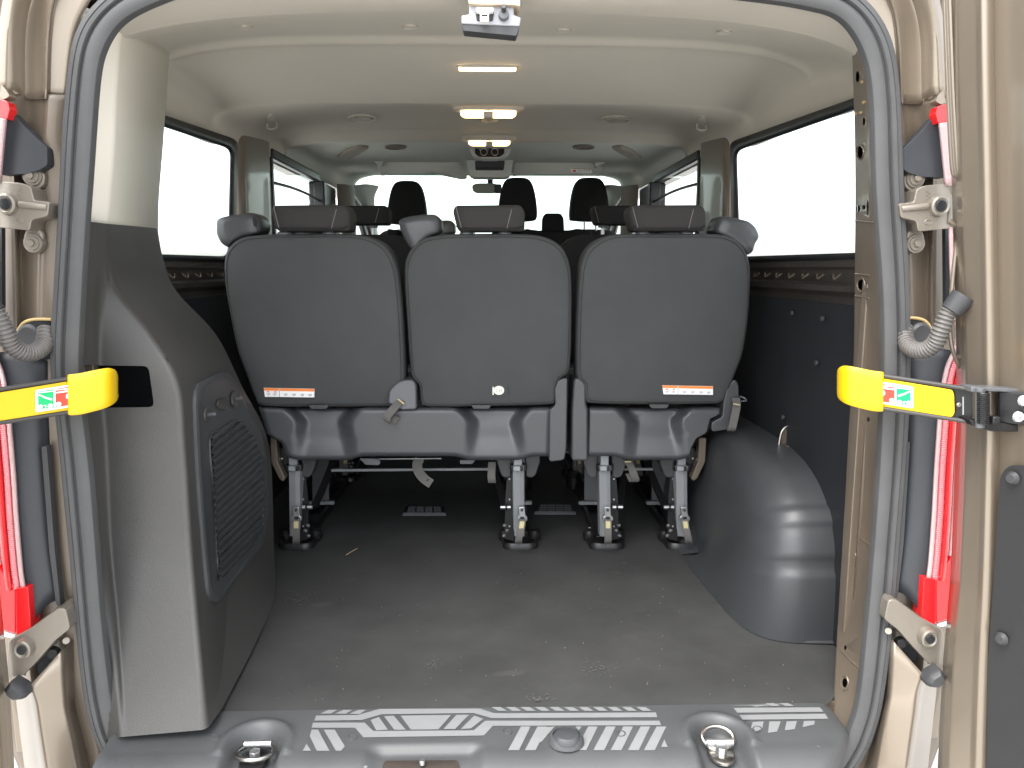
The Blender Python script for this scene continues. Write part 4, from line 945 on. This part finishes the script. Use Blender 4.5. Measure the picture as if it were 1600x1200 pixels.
def cover(par, left, right, vb, funnels, name='base_cover'):
    """moulded plastic cover below the backrests"""
    Yc = 2.055
    def interp(tab, v):
        for (a, x), (b, y) in zip(tab, tab[1:]):
            if v <= b: return x+(y-x)*(v-a)/(b-a) if b > a else x
        return tab[-1][1]
    nu, nv = 150, 26; rows = []
    tv = [0, 0.004, 0.02, 0.05, 0.09]+[0.09+0.81*i/(nv-8) for i in range(1, nv-7)]+[0.93, 0.965, 0.99, 1.0]
    for t in tv:
        v = 636+(vb-636)*t; ul, ur = interp(left, v), interp(right, v); r = []
        for i in range(nu+1):
            u = ul+(ur-ul)*i/nu; d = 0; drop = 0
            for fc in funnels:
                hwid = 22+22*max(0, (662-v)/26)**1.6+0.16*max(0, v-662)
                cx = fc+ (0.06*(v-660))
                k = 1-sm((abs(u-cx)-hwid)/24.0); d = max(d, k); drop = max(drop, 1-sm((abs(u-fc)-35)/30))
            e = min(i/nu, 1-i/nu)
            y = Yc+0.052*d*(1-0.82*sm((v-642)/70))
            if t < 0.09: y += 0.030*(1-math.sqrt(max(0, 1-(1-t/0.09)**2)))+0.0
            if t > 0.93: y += 0.012*((t-0.93)/0.07)**2
            if e < 0.012: y += 0.010*(1-e/0.012)
            r.append(P0(u, v+drop*6*sm((t-0.6)/0.4)-(0 if t > 0.2 else drop*0.0), y))
        rows.append(r)
    verts = [p for r in rows for p in r]; nr = len(rows); nc = nu+1
    lastr = [p+Vector((0, 0.16, 0.01)) for p in rows[-1]]; firstr = [p+Vector((0, 0.12, 0.0)) for p in rows[0]]
    verts = firstr+verts+lastr
    return M(name, verts, grid_faces(nr+2, nc), SEATP, par, ang=50)
def warnlabel(u0, v0, par, k=1.0):
    Yl = lambda v: ys(v)-0.0075
    def q(name, a, b, c, d, m, dy): return M(name, [P0(u0+a, v0+b+a*0.02, Yl(v0)-dy), P0(u0+c, v0+b+c*0.02, Yl(v0)-dy), P0(u0+c, v0+d+c*0.02, Yl(v0)-dy), P0(u0+a, v0+d+a*0.02, Yl(v0)-dy)], [[0, 1, 2, 3]], m, par, flat=True)
    wl = extr('warning_label', [P0(u, v, Yl(v0)) for (u, v) in ((u0, v0), (u0+79, v0+1.5), (u0+79, v0+15), (u0+2, v0+14))], (0, 0.003, 0), WHI, par, bevel=0)
    q('label_orange_band', 0.3, 0.2, 23.5, 4.2, ORG, 0.0006); q('label_orange_band', 25.5, 0.2, 78.7, 4.2, ORG, 0.0006); q('label_gap', 24, 0, 24.9, 14, INK, 0.0008)
    for a in (5, 16): q('label_red_mark', a, 5.4, a+4, 6.8, RED, 0.0007)
    for a in (4, 14, 31, 44, 57, 69):
        for (x, y, x2, y2) in ((0, 9, 6, 9.6), (1, 10.6, 5, 11.2), (3, 7.5, 3.6, 12), (5.2, 8, 5.8, 11)): q('label_pictogram', a+x, y, a+x2, y2, INK, 0.0008)
def leg(u0, par, sd):
    """one folding leg: sd=+1 hardware on the right, -1 on the left"""
    Yt, Ybm = 2.12, 2.17
    vt, vbm = 736, 838
    lw = 9.5
    top_, bot_ = P0(u0, vt, Yt), P0(u0+1.0, vbm, Ybm)
    h = (P0(u0+lw, 780, 2.14)-P0(u0-lw, 780, 2.14)).x/2
    prf = [(-h, 0.014), (-h*0.9, 0), (h*0.25, -0.004), (h*0.9, 0.0), (h, 0.014), (h, 0.035), (-h, 0.035)]
    vs = [top_+Vector((a, b, 0)) for a, b in prf]+[bot_+Vector((a, b, 0)) for a, b in prf]
    n = len(prf); lg = M('leg', vs, [list(range(n)), list(range(2*n-1, n-1, -1))]+[[i, (i+1) % n, n+(i+1) % n, n+i] for i in range(n)], LEGG, par, bevel=0.0012, ang=20)
    box('leg_neck', P0(u0-1, 722, 2.125), (h*1.35, 0.02, 0.05), LEGG, lg)
    box('neck_clip', P0(u0, 731, 2.112), (h*1.7, 0.02, 0.014), LEGG, lg); box('clip_slot', P0(u0+5, 731.5, 2.105), (0.008, 0.02, 0.012), BLK, lg)
    box('neck_collar', P0(u0, 730, 2.135), (h*2.7, 0.02, 0.022), BLK, lg, bevel=0.004)
    for k, dd in ((-1, 0.0), (1, 0.0)):
        slab('leg_shroud', [(u0+k*10, 705), (u0+k*34, 705), (u0+k*34, 722), (u0+k*27, 743), (u0+k*21, 747), (u0+k*12, 745)], 2.145, 0.05, CHAR, lg, r=3, bevel=0.003)
    # side plate behind with rivets
    slab('side_plate', [(u0+sd*10, 735), (u0+sd*17, 737), (u0+sd*21, 780), (u0+sd*22, 842), (u0+sd*6, 846), (u0+sd*8, 780)], 2.165, 0.012, BLK, lg, r=2)
    for v in (748, 780, 822):
        c = P0(u0+sd*14, v, 2.162); cyl('leg_rivet', c, c+Vector((0, -0.004, 0)), 0.003, STEEL, lg, n=10)
    c = P0(u0+sd*12, 792.5, 2.15); cyl('leg_spigot', c, c+Vector((sd*0.030, 0, 0)), 0.006, STEEL, lg, n=14)
    cyl('spigot_collar', c+Vector((sd*0.010, 0, 0)), c+Vector((sd*0.016, 0, 0)), 0.009, BLK, lg, n=14)
    for (dv, dk) in ((820, 19), (828, 15), (836, 20)):
        c = P0(u0+sd*dk, dv, 2.17); cyl('foot_bolt', c, c+Vector((sd*0.008, -0.008, 0)), 0.0045, STEEL, lg, n=10)
    # latch with pull loop
    lu = u0+4 if sd != -1 or u0 > 1000 else u0+5
    if u0 < 500: lu = u0+2
    la = slab('leg_latch', [(lu-5, 793), (lu+5, 792), (lu+6, 806), (lu+9, 808), (lu+9, 814), (lu-7, 814), (lu-7, 808), (lu-4, 806)], 2.118, 0.012, STEEL, lg, r=2)
    c = P0(lu+0.5, 797, 2.114); cyl('latch_rivet', c, c+Vector((0, -0.004, 0)), 0.004, CHAR, lg, n=10)
    box('latch_slot', P0(lu+1, 809, 2.114), (0.011, 0.004, 0.005), BLK, lg, bevel=0)
    dirx = -1 if (u0 > 790 and u0 < 830) else (1 if u0 > 1000 else 0)
    wp = cr([P0(lu+1, 812, 2.108), P0(lu+1+dirx*1, 822, 2.100), P0(lu+1+dirx*4, 835, 2.095), P0(lu+1+dirx*6, 845, 2.098), P0(lu+1+dirx*6, 849, 2.108)], 4)
    ribbon('pull_loop', wp, XA, 0.020, 0.003, WEB, lg)
    ribbon('loop_tag', [wp[1]+Vector((0, -0.0022, 0)), wp[5]+Vector((0, -0.0022, 0))], XA, 0.0125, 0.001, TAG, lg)
    # floor foot, running rail and sloping front strut
    f0 = Pz(u0+3, 851, ZF+0.008)
    ft = puff('leg_foot', [f0+Vector((a, b, 0)) for a, b in [(q.x, q.y) for q in round_px([(-0.052, -0.012), (-0.03, -0.026), (0.032, -0.026), (0.052, -0.012), (0.055, 0.05), (0.062, 0.075), (0.05, 0.10), (-0.05, 0.10), (-0.062, 0.075), (-0.055, 0.05)], 0.014)]],
              [(1, -0.01), (1, 0.004), (0.93, 0.011), (0.8, 0.010), (0.75, 0.004)], ZA, BLK, lg)
    for k in (-1, 1):
        c = f0+Vector((k*0.045, 0.06, 0.01)); puff('foot_cap', ring3(c, XA, YA, 0.020, 0.022, 18), [(1, -0.01), (1, 0.008), (0.7, 0.016)], ZA, BLK, lg)
    sl2 = f0+Vector((0, -0.005, 0.012)); box('foot_mark', f0+Vector((0, -0.023, 0.006)), (0.0015, 0.006, 0.008), MIDG, lg, bevel=0)
    for k in (-1, 1):
        box('floor_rail', f0+Vector((k*0.028, 0.36, 0.010)), (0.012, 0.60, 0.022), BLK, lg)
    box('rail_tie', f0+Vector((0, 0.32, 0.03)), (0.10, 0.016, 0.012), LEGG, lg); box('rail_floor', f0+Vector((0, 0.36, 0.002)), (0.05, 0.6, 0.008), BLK, lg)
    st_ = f0+Vector((0, 0.34, 0.03)); ribbon('front_strut', [st_, st_+Vector((0.0, 0.02, 0.19))], XA, 0.055, 0.012, MIDG, lg)
    kx = -sd if u0 in (460, 1065) else -sd
    ln = [f0+Vector((sd*0.045, 0.05, 0.10)), f0+Vector((sd*0.06, 0.10, 0.14)), f0+Vector((sd*0.085, 0.17, 0.22)), f0+Vector((sd*0.10, 0.2, 0.30))]
    ribbon('link_arm', cr(ln, 3), XA, 0.02, 0.012, BLK, lg)
    puff('rail_end', ring3(f0+Vector((-sd*0.035, 0.62, 0.02)), XA, YA, 0.03, 0.04, 16), [(1, -0.02), (1, 0.02), (0.7, 0.035)], ZA, BLK, lg)
    return lg
def pull(path3, par, wdir=XA, width=0.022, inplane=False):
    r = ribbon('pull_strap', cr([Vector(p) for p in path3], 5), wdir, width, 0.003, WEB, par, inplane=inplane)
    return r

# rear double bench
c0 = Pz(640, 800, ZF)
BENCH = empty('bench_seat', (P0(630, 700, 2.15).x, 2.2, ZF), 'rearmost double seat bench, wide pair left of the gap, nearest the open doors', 'seat', 'cabin seats')
SOLO = empty('single_seat', (P0(1035, 700, 2.15).x, 2.2, ZF), 'rearmost single seat beside the wheel arch, right of the pair, nearest the open doors', 'seat', 'cabin seats')
bL = [(348, 412), (354, 388), (374, 371), (410, 366), (470, 365), (540, 365), (580, 371), (606, 388), (620, 418), (626, 460), (630, 520), (632, 575), (631, 625), (622, 636), (560, 637), (480, 637), (410, 636), (396, 622), (384, 590), (368, 545), (357, 490), (350, 450)]
bM = [(631, 425), (637, 395), (655, 374), (690, 366), (740, 364.5), (800, 364.5), (845, 368), (874, 381), (889, 405), (894, 440), (894, 500), (893, 550), (889, 582), (876, 594), (870, 612), (868, 630), (850, 634), (760, 636), (670, 637), (657, 628), (654, 604), (643, 590), (639, 560), (635, 500)]
bR = [(905, 440), (910, 405), (925, 381), (953, 367), (990, 364.5), (1045, 364.5), (1100, 364.5), (1140, 368), (1164, 385), (1174, 415), (1174, 460), (1170, 510), (1162, 555), (1151, 585), (1140, 612), (1130, 630), (1100, 633), (1010, 633), (930, 632), (914, 626), (912, 604), (903, 592), (901, 560), (902, 500)]
b1 = backrest(bL, BENCH); b2 = backrest(bM, BENCH); b3 = backrest(bR, SOLO)
headrest(422, 546, BENCH); headrest(707, 820, BENCH); headrest(983, 1104, SOLO)
def guide_set(par, dx, flip=False):
    px = [(336, 342), (350, 337), (392, 331), (402, 337), (408, 352), (404, 364), (378, 370), (362, 378), (354, 388), (343, 380), (336, 366)]
    if flip: px = [(1530-u, v) for u, v in px][::-1]; px = [(u, v+2) for u, v in px]
    g_ = beltguide([(u+dx, v) for u, v in px], par)
    return g_
guide_set(BENCH, 0)
beltguide([(620, 344), (634, 338), (662, 334), (680, 334), (689, 342), (689, 362), (668, 370), (654, 384), (649, 392), (640, 388), (628, 368)], BENCH)
beltguide([(1117, 362), (1121, 348), (1128, 336), (1148, 339), (1172, 345), (1183, 355), (1189, 370), (1182, 380), (1178, 394), (1171, 399), (1160, 388), (1140, 374)], SOLO)
slab('guide_slot', [(395, 337), (400, 340), (401, 356), (396, 352)], 1.978, 0.01, BLK, BENCH, r=1)
cover(BENCH, [(636, 404), (655, 410), (678, 417), (683, 424), (690, 438), (700, 443), (716, 448)], [(636, 862), (716, 858)], 713, (505, 772))
cover(SOLO, [(636, 920), (716, 919)], [(636, 1126), (648, 1126), (654, 1111), (676, 1106), (684, 1090), (700, 1081), (716, 1078)], 713, (1022,))
def endcap(px, par, y=2.06): return slab('side_bracket', px, y, 0.13, SEATP, par, r=5, bevel=0.006, bseg=3)
endcap([(866, 600), (876, 592), (887, 590), (885, 700), (882, 719), (858, 722), (859, 640), (868, 634)], BENCH)
endcap([(897, 592), (908, 590), (916, 600), (916, 632), (919, 640), (919, 721), (893, 720), (894, 640)], SOLO)
endcap([(1131, 630), (1136, 606), (1148, 592), (1154, 600), (1155, 625), (1150, 655), (1139, 671), (1112, 675), (1112, 660), (1129, 652)], SOLO)
hb = slab('centre_bracket', [(622, 597), (632, 594), (645, 594), (650, 601), (651, 640), (628, 641), (615, 634), (606, 630), (608, 610)], 2.042, 0.07, MIDG, BENCH, r=5, bevel=0.004)
box('bracket_slit', P0(630, 618, 2.058), (0.004, 0.006, 0.012), BLK, hb, bevel=0)
# pull straps
pull([P0(630, 619, 2.058), P0(625, 628, 2.040), P0(612, 642, 2.022), P0(604, 654, 2.02), P0(610, 661, 2.026), P0(619, 650, 2.045)], BENCH, Vector((0.75, -0.3, -0.35)))
slab('strap_stitch', [(621, 624), (623, 623.5), (632, 630), (630, 632)], 2.03, 0.003, TAG, BENCH, bevel=0)
pull([P0(1150, 622, 2.05), P0(1151, 634, 2.035), P0(1148, 650, 2.025), P0(1144, 668, 2.022), P0(1142, 673, 2.03)], SOLO)
slab('strap_stitch', [(1146, 630), (1156, 632), (1156, 634), (1146, 632)], 2.022, 0.003, TAG, SOLO, bevel=0)
tube('strap_loop_end', cr([P0(1156, 619, 2.05), P0(1163, 622, 2.04), P0(1166, 626, 2.04), P0(1158, 627, 2.05)], 4), 0.002, MIDG, SOLO)
pull([P0(656, 716, 2.16), P0(652, 726, 2.155), P0(655, 738, 2.15), P0(663, 748, 2.145), P0(674, 756, 2.14)], BENCH, XA, 0.028, True)
box('strap_slot', P0(668, 750, 2.138), (0.008, 0.002, 0.004), BLK, BENCH, rot=Matrix.Rotation(R(-45), 3, 'Y'), bevel=0)
pull([P0(769, 722, 2.14), P0(768, 735, 2.13), P0(768, 748, 2.128), P0(769, 754, 2.135)], BENCH)
pull([P0(978, 719, 2.14), P0(985, 728, 2.13), P0(990, 740, 2.125), P0(993, 749, 2.13), P0(989, 752, 2.14), P0(983, 740, 2.15)], SOLO)
slab('strap_stitch', [(976, 721), (986, 720), (987, 722), (977, 723)], 2.118, 0.003, TAG, SOLO, bevel=0)
# cross rods, small under-seat latches
tube('cross_rod', [P0(518, 735, 2.25), P0(640, 734, 2.25), P0(768, 733, 2.25)], 0.0045, LEGG, BENCH)
tube('cross_rod', [P0(965, 733, 2.27), P0(1020, 733, 2.27)], 0.0045, LEGG, SOLO)
slab('seat_hook', [(561, 716), (590, 717), (595, 722), (592, 727), (571, 726)], 2.13, 0.01, MIDG, BENCH, r=2); slab('seat_hook', [(718, 719), (743, 719), (738, 725), (719, 725)], 2.13, 0.01, MIDG, BENCH, r=2)
tube('seat_frame_rod', [P0(577, 717.5, 2.14), P0(690, 716.5, 2.14)], 0.0022, STEEL, BENCH)
# cushions under / in front of the backrests (dark underside)
box('seat_cushion', (P0(640, 690, 2.35).x, 2.45, P0(640, 706, 2.2).z+0.06), (0.86, 0.48, 0.10), FABD, BENCH, bevel=0.03)
box('seat_cushion', (P0(1010, 690, 2.35).x, 2.45, P0(640, 706, 2.2).z+0.06), (0.40, 0.48, 0.10), FABD, SOLO, bevel=0.03)
for (pxs, par) in (([(422, 684), (432, 684), (434, 722), (446, 748), (442, 753), (436, 748), (423, 722)], BENCH), ([(1104, 684), (1092, 684), (1091, 720), (1080, 748), (1084, 752), (1090, 747), (1102, 722)], SOLO)):
    slab('curved_bracket', pxs, 2.10, 0.03, BRM, par, r=2, bevel=0.002)
    s_ = 1 if par is BENCH else -1
    u_ = 437 if s_ > 0 else 1086
    slab('pivot_plate', [(u_, 700), (u_+s_*14, 700), (u_+s_*16, 740), (u_+s_*6, 745)], 2.14, 0.02, BLK, par, r=3)
    for v in (716, 740): 
        c = P0(u_+s_*4, v, 2.136); cyl('pivot_rivet', c, c+Vector((0, -0.004, 0)), 0.003, STEEL, par, n=8)
leg(460, BENCH, 1); leg(810, BENCH, -1); leg(945, SOLO, 1); leg(1065, SOLO, -1)
warnlabel(412, 606, BENCH); warnlabel(1035, 602, SOLO)
# cover tab under each back, paper disc on the middle back
for (u, v, par) in ((498, 637, BENCH), (752, 637, BENCH), (1030, 636, SOLO)):
    slab('back_tab', [(u-16, v-4), (u+16, v-4), (u+12, v+2), (u-12, v+2)], 2.055, 0.02, CHAR, par, r=2)
sl_m = slab('badge_disc', oval_px(779.5, 610, 8.3, 7, 20), ys(610)-0.010, 0.003, mat('pale_card', (0.72, 0.71, 0.62), 0.6), BENCH, bevel=0)
slab('badge_tab', [(769.5, 603), (771.5, 603), (771.5, 617), (769.5, 617)], ys(610)-0.009, 0.002, mat('pale_card_edge', (0.72, 0.71, 0.62), 0.6), BENCH, bevel=0)
for d_ in (-3, 1, 4): slab('badge_print', [(779+d_, 608), (780+d_, 608), (780+d_, 613), (779+d_, 613)], ys(610)-0.0108, 0.0005, INK, BENCH, bevel=0)
slab('back_slit', [(793, 596), (795, 596), (795, 617), (793.4, 617)], ys(606)-0.008, 0.001, BLK, BENCH, bevel=0)

# second row: the same seats once more, with raised head restraints
def row2(src, label):
    d = dup(src); d.location = src.location+Vector((0.0, 0.73, 0)); d['label'] = label; d['category'] = 'seat'; d['group'] = 'cabin seats'
    for ch in d.children:
        b = ch.name.split('.')[0]
        if b in ('backrest', 'belt_guide', 'guide_slot'): ch.location.z += 0.03
        if b == 'headrest': ch.location.z += 0.057
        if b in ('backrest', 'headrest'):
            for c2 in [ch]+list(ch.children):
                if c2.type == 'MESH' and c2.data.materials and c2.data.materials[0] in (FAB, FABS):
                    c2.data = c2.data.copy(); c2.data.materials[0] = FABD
    return d
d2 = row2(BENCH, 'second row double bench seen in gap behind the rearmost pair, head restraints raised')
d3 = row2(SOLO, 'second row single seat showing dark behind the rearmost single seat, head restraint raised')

# front seats
def front_seat(us, label, extra=None, cx=None):
    Yf = 4.35
    s = empty('front_seat', (P0(sum(us)/len(us), 400, Yf).x, Yf, ZF), label, 'seat', 'cabin seats')
    for u in us:
        w2 = 30.5
        px = cr(V2([(u-w2, 340), (u-w2+1, 315), (u-w2+6, 291), (u-w2+14, 279+(0)), (u, 276.5), (u+w2-14, 279), (u+w2-6, 291), (u+w2-1, 315), (u+w2, 338), (u+w2-6, 344), (u, 345.5), (u-w2+6, 344)]), 4, True)
        dv = 5 if u < 700 else 0
        puff('headrest', [P0(q.x, q.y+dv, Yf-0.02) for q in px], [(0.8, 0.11), (1, 0.09), (1.0, 0.02), (0.95, 0.004), (0.8, -0.002)], YA, FABD, s, ang=60)
        for k in (-9, 9):
            cyl('headrest_post', P0(u+k, 340, Yf+0.02), P0(u+k, 372, Yf+0.02), 0.006, STEEL, s)
        bx = cr(V2([(u-54, 420), (u-50, 380), (u-38, 362), (u-15, 358), (u+15, 358), (u+38, 362), (u+50, 380), (u+54, 420), (u+56, 520), (u+50, 600), (u, 610), (u-50, 600), (u-56, 520)]), 4, True)
        puff('backrest', [P0(q.x, q.y, Yf) for q in bx], [(0.9, 0.14), (1, 0.11), (1.0, 0.03), (0.96, 0.004), (0.8, -0.004)], YA, FABD, s, ang=60)
    uc = sum(us)/len(us)
    box('seat_cushion', P0(uc, 535, Yf+0.25), (0.5 if len(us) == 1 else 0.95, 0.5, 0.16), FABD, s, bevel=0.03)
    return s
fs1 = front_seat([635], 'driver seat with tall black head restraint, at the left against the windscreen')
fs2 = front_seat([809, 922], 'front double passenger seat with two tall black head restraints against the windscreen')
slab('centre_rest', [(847, 362), (848, 340), (852, 333), (876, 333), (881, 340), (882, 362)], 4.33, 0.08, FABD, fs2, r=4, bevel=0.01)
slab('shoulder_bar', [(819, 362), (822, 357), (838, 360), (890, 359.5), (902, 357), (925, 360), (928, 420), (819, 420)], 4.34, 0.08, FABD, fs2, r=4, bevel=0.01)
slab('shoulder_bar', [(603, 364), (606, 357), (622, 360), (625, 420), (603, 420)], 4.34, 0.08, FABD, fs1, r=3, bevel=0.01)
# steering wheel hidden ahead of the driver is left out: nothing of it shows

# ------------------------------------------------------------------ floor vents and litter
for (a, b, v0, v1) in ((630, 696, 792, 806), (836, 899, 789, 804)):
    q = [Pz(a+4, v0, ZF), Pz(b-3, v0, ZF), Pz(b, v1, ZF), Pz(a, v1, ZF)]
    fv = M('floor_vent', [p+Vector((0, 0, 0.004)) for p in q]+[p+Vector((0, 0, -0.004)) for p in q], [[0, 1, 2, 3], [0, 1, 5, 4], [1, 2, 6, 5], [2, 3, 7, 6], [3, 0, 4, 7]], BLK, VAN, bevel=0.001)
    for r_ in range(4):
        for c_ in range(4):
            u0_, u1_ = (c_+0.08)/4*0.86+0.07, (c_+0.92)/4*0.86+0.07; w0_, w1_ = (r_+0.15)/4*0.8+0.08, (r_+0.75)/4*0.8+0.08
            f_ = lambda s_, t_: (q[0]*(1-s_)+q[1]*s_)*(1-t_)+(q[3]*(1-s_)+q[2]*s_)*t_+Vector((0, 0, 0.0055))
            M('vent_bar', [f_(u0_, w0_), f_(u1_, w0_), f_(u1_, w1_), f_(u0_, w1_)], [[0, 1, 2, 3]], MIDG, fv, flat=True, thick=0.002)
    M('vent_lip', [Pz(a, v1-2, ZF)+Vector((0, 0, .006)), Pz(b, v1-2, ZF)+Vector((0, 0, .006)), Pz(b+1, v1+1, ZF)+Vector((0, 0, .003)), Pz(a-1, v1+1, ZF)+Vector((0, 0, .003))], [[0, 1, 2, 3]], LEGG, fv, flat=True, thick=0.001)
# straw
t = tube('straw_blade', cr([Pz(541, 867, ZF+0.004), Pz(549, 862, ZF+0.006), Pz(558, 857, ZF+0.004)], 3), 0.0012, mat('straw', (0.42, 0.34, 0.2), 0.8), None)
t['label'] = 'short tan blade of straw on the floor mat below the left seat'; t['category'] = 'straw'
sc = puff('paper_scrap', [Pz(u, v, ZF+0.03) for u, v in ((917, 829), (919, 825), (923, 824), (924, 828), (920, 832))], [(1, -0.003), (1, 0.0), (0.7, 0.003)], ZA, mat('scrap', (0.85, 0.66, 0.5), 0.7), None)
sc['label'] = 'tiny pale scrap lying by the foot of the leg right of the floor vent'; sc['category'] = 'scrap'
mb = MB()
rnd = random.Random(3)
for k in range(130):
    u = rnd.uniform(380, 1290); v = rnd.uniform(860, 1100) if rnd.random() < 0.75 else rnd.uniform(800, 1100)
    if u < 440 and v < 1000: continue
    if u > 1090+ (v-850)*0.75: continue
    p = Pz(u, v, ZF+0.003); r_ = rnd.uniform(0.0004, 0.0011)
    boxmb(mb, p, (r_*rnd.uniform(0.7, 2.0), r_*1.2, r_))
cb = mb.out('floor_crumbs', mat('crumbs', (0.22, 0.215, 0.20), 0.9), None, flat=True); cb['kind'] = 'stuff'; cb['label'] = 'pale grit scattered over the load floor'
mb = MB()
for (cu, cv, n_, sp) in ((466, 936, 60, 13), (935, 1043, 40, 14), (845, 1090, 30, 10), (675, 1038, 26, 8)):
    for k in range(n_):
        p = Pz(cu+rnd.gauss(0, sp), cv+rnd.gauss(0, sp*0.35), ZF+0.003); r_ = rnd.uniform(0.0006, 0.0014)
        boxmb(mb, p, (r_*rnd.uniform(1, 4), r_*1.5, r_*0.6))
cb = mb.out('dried_mud', mat('mud', (0.085, 0.08, 0.072), 0.9), None, flat=True); cb['kind'] = 'stuff'; cb['label'] = 'small smears of dried mud on the load floor'
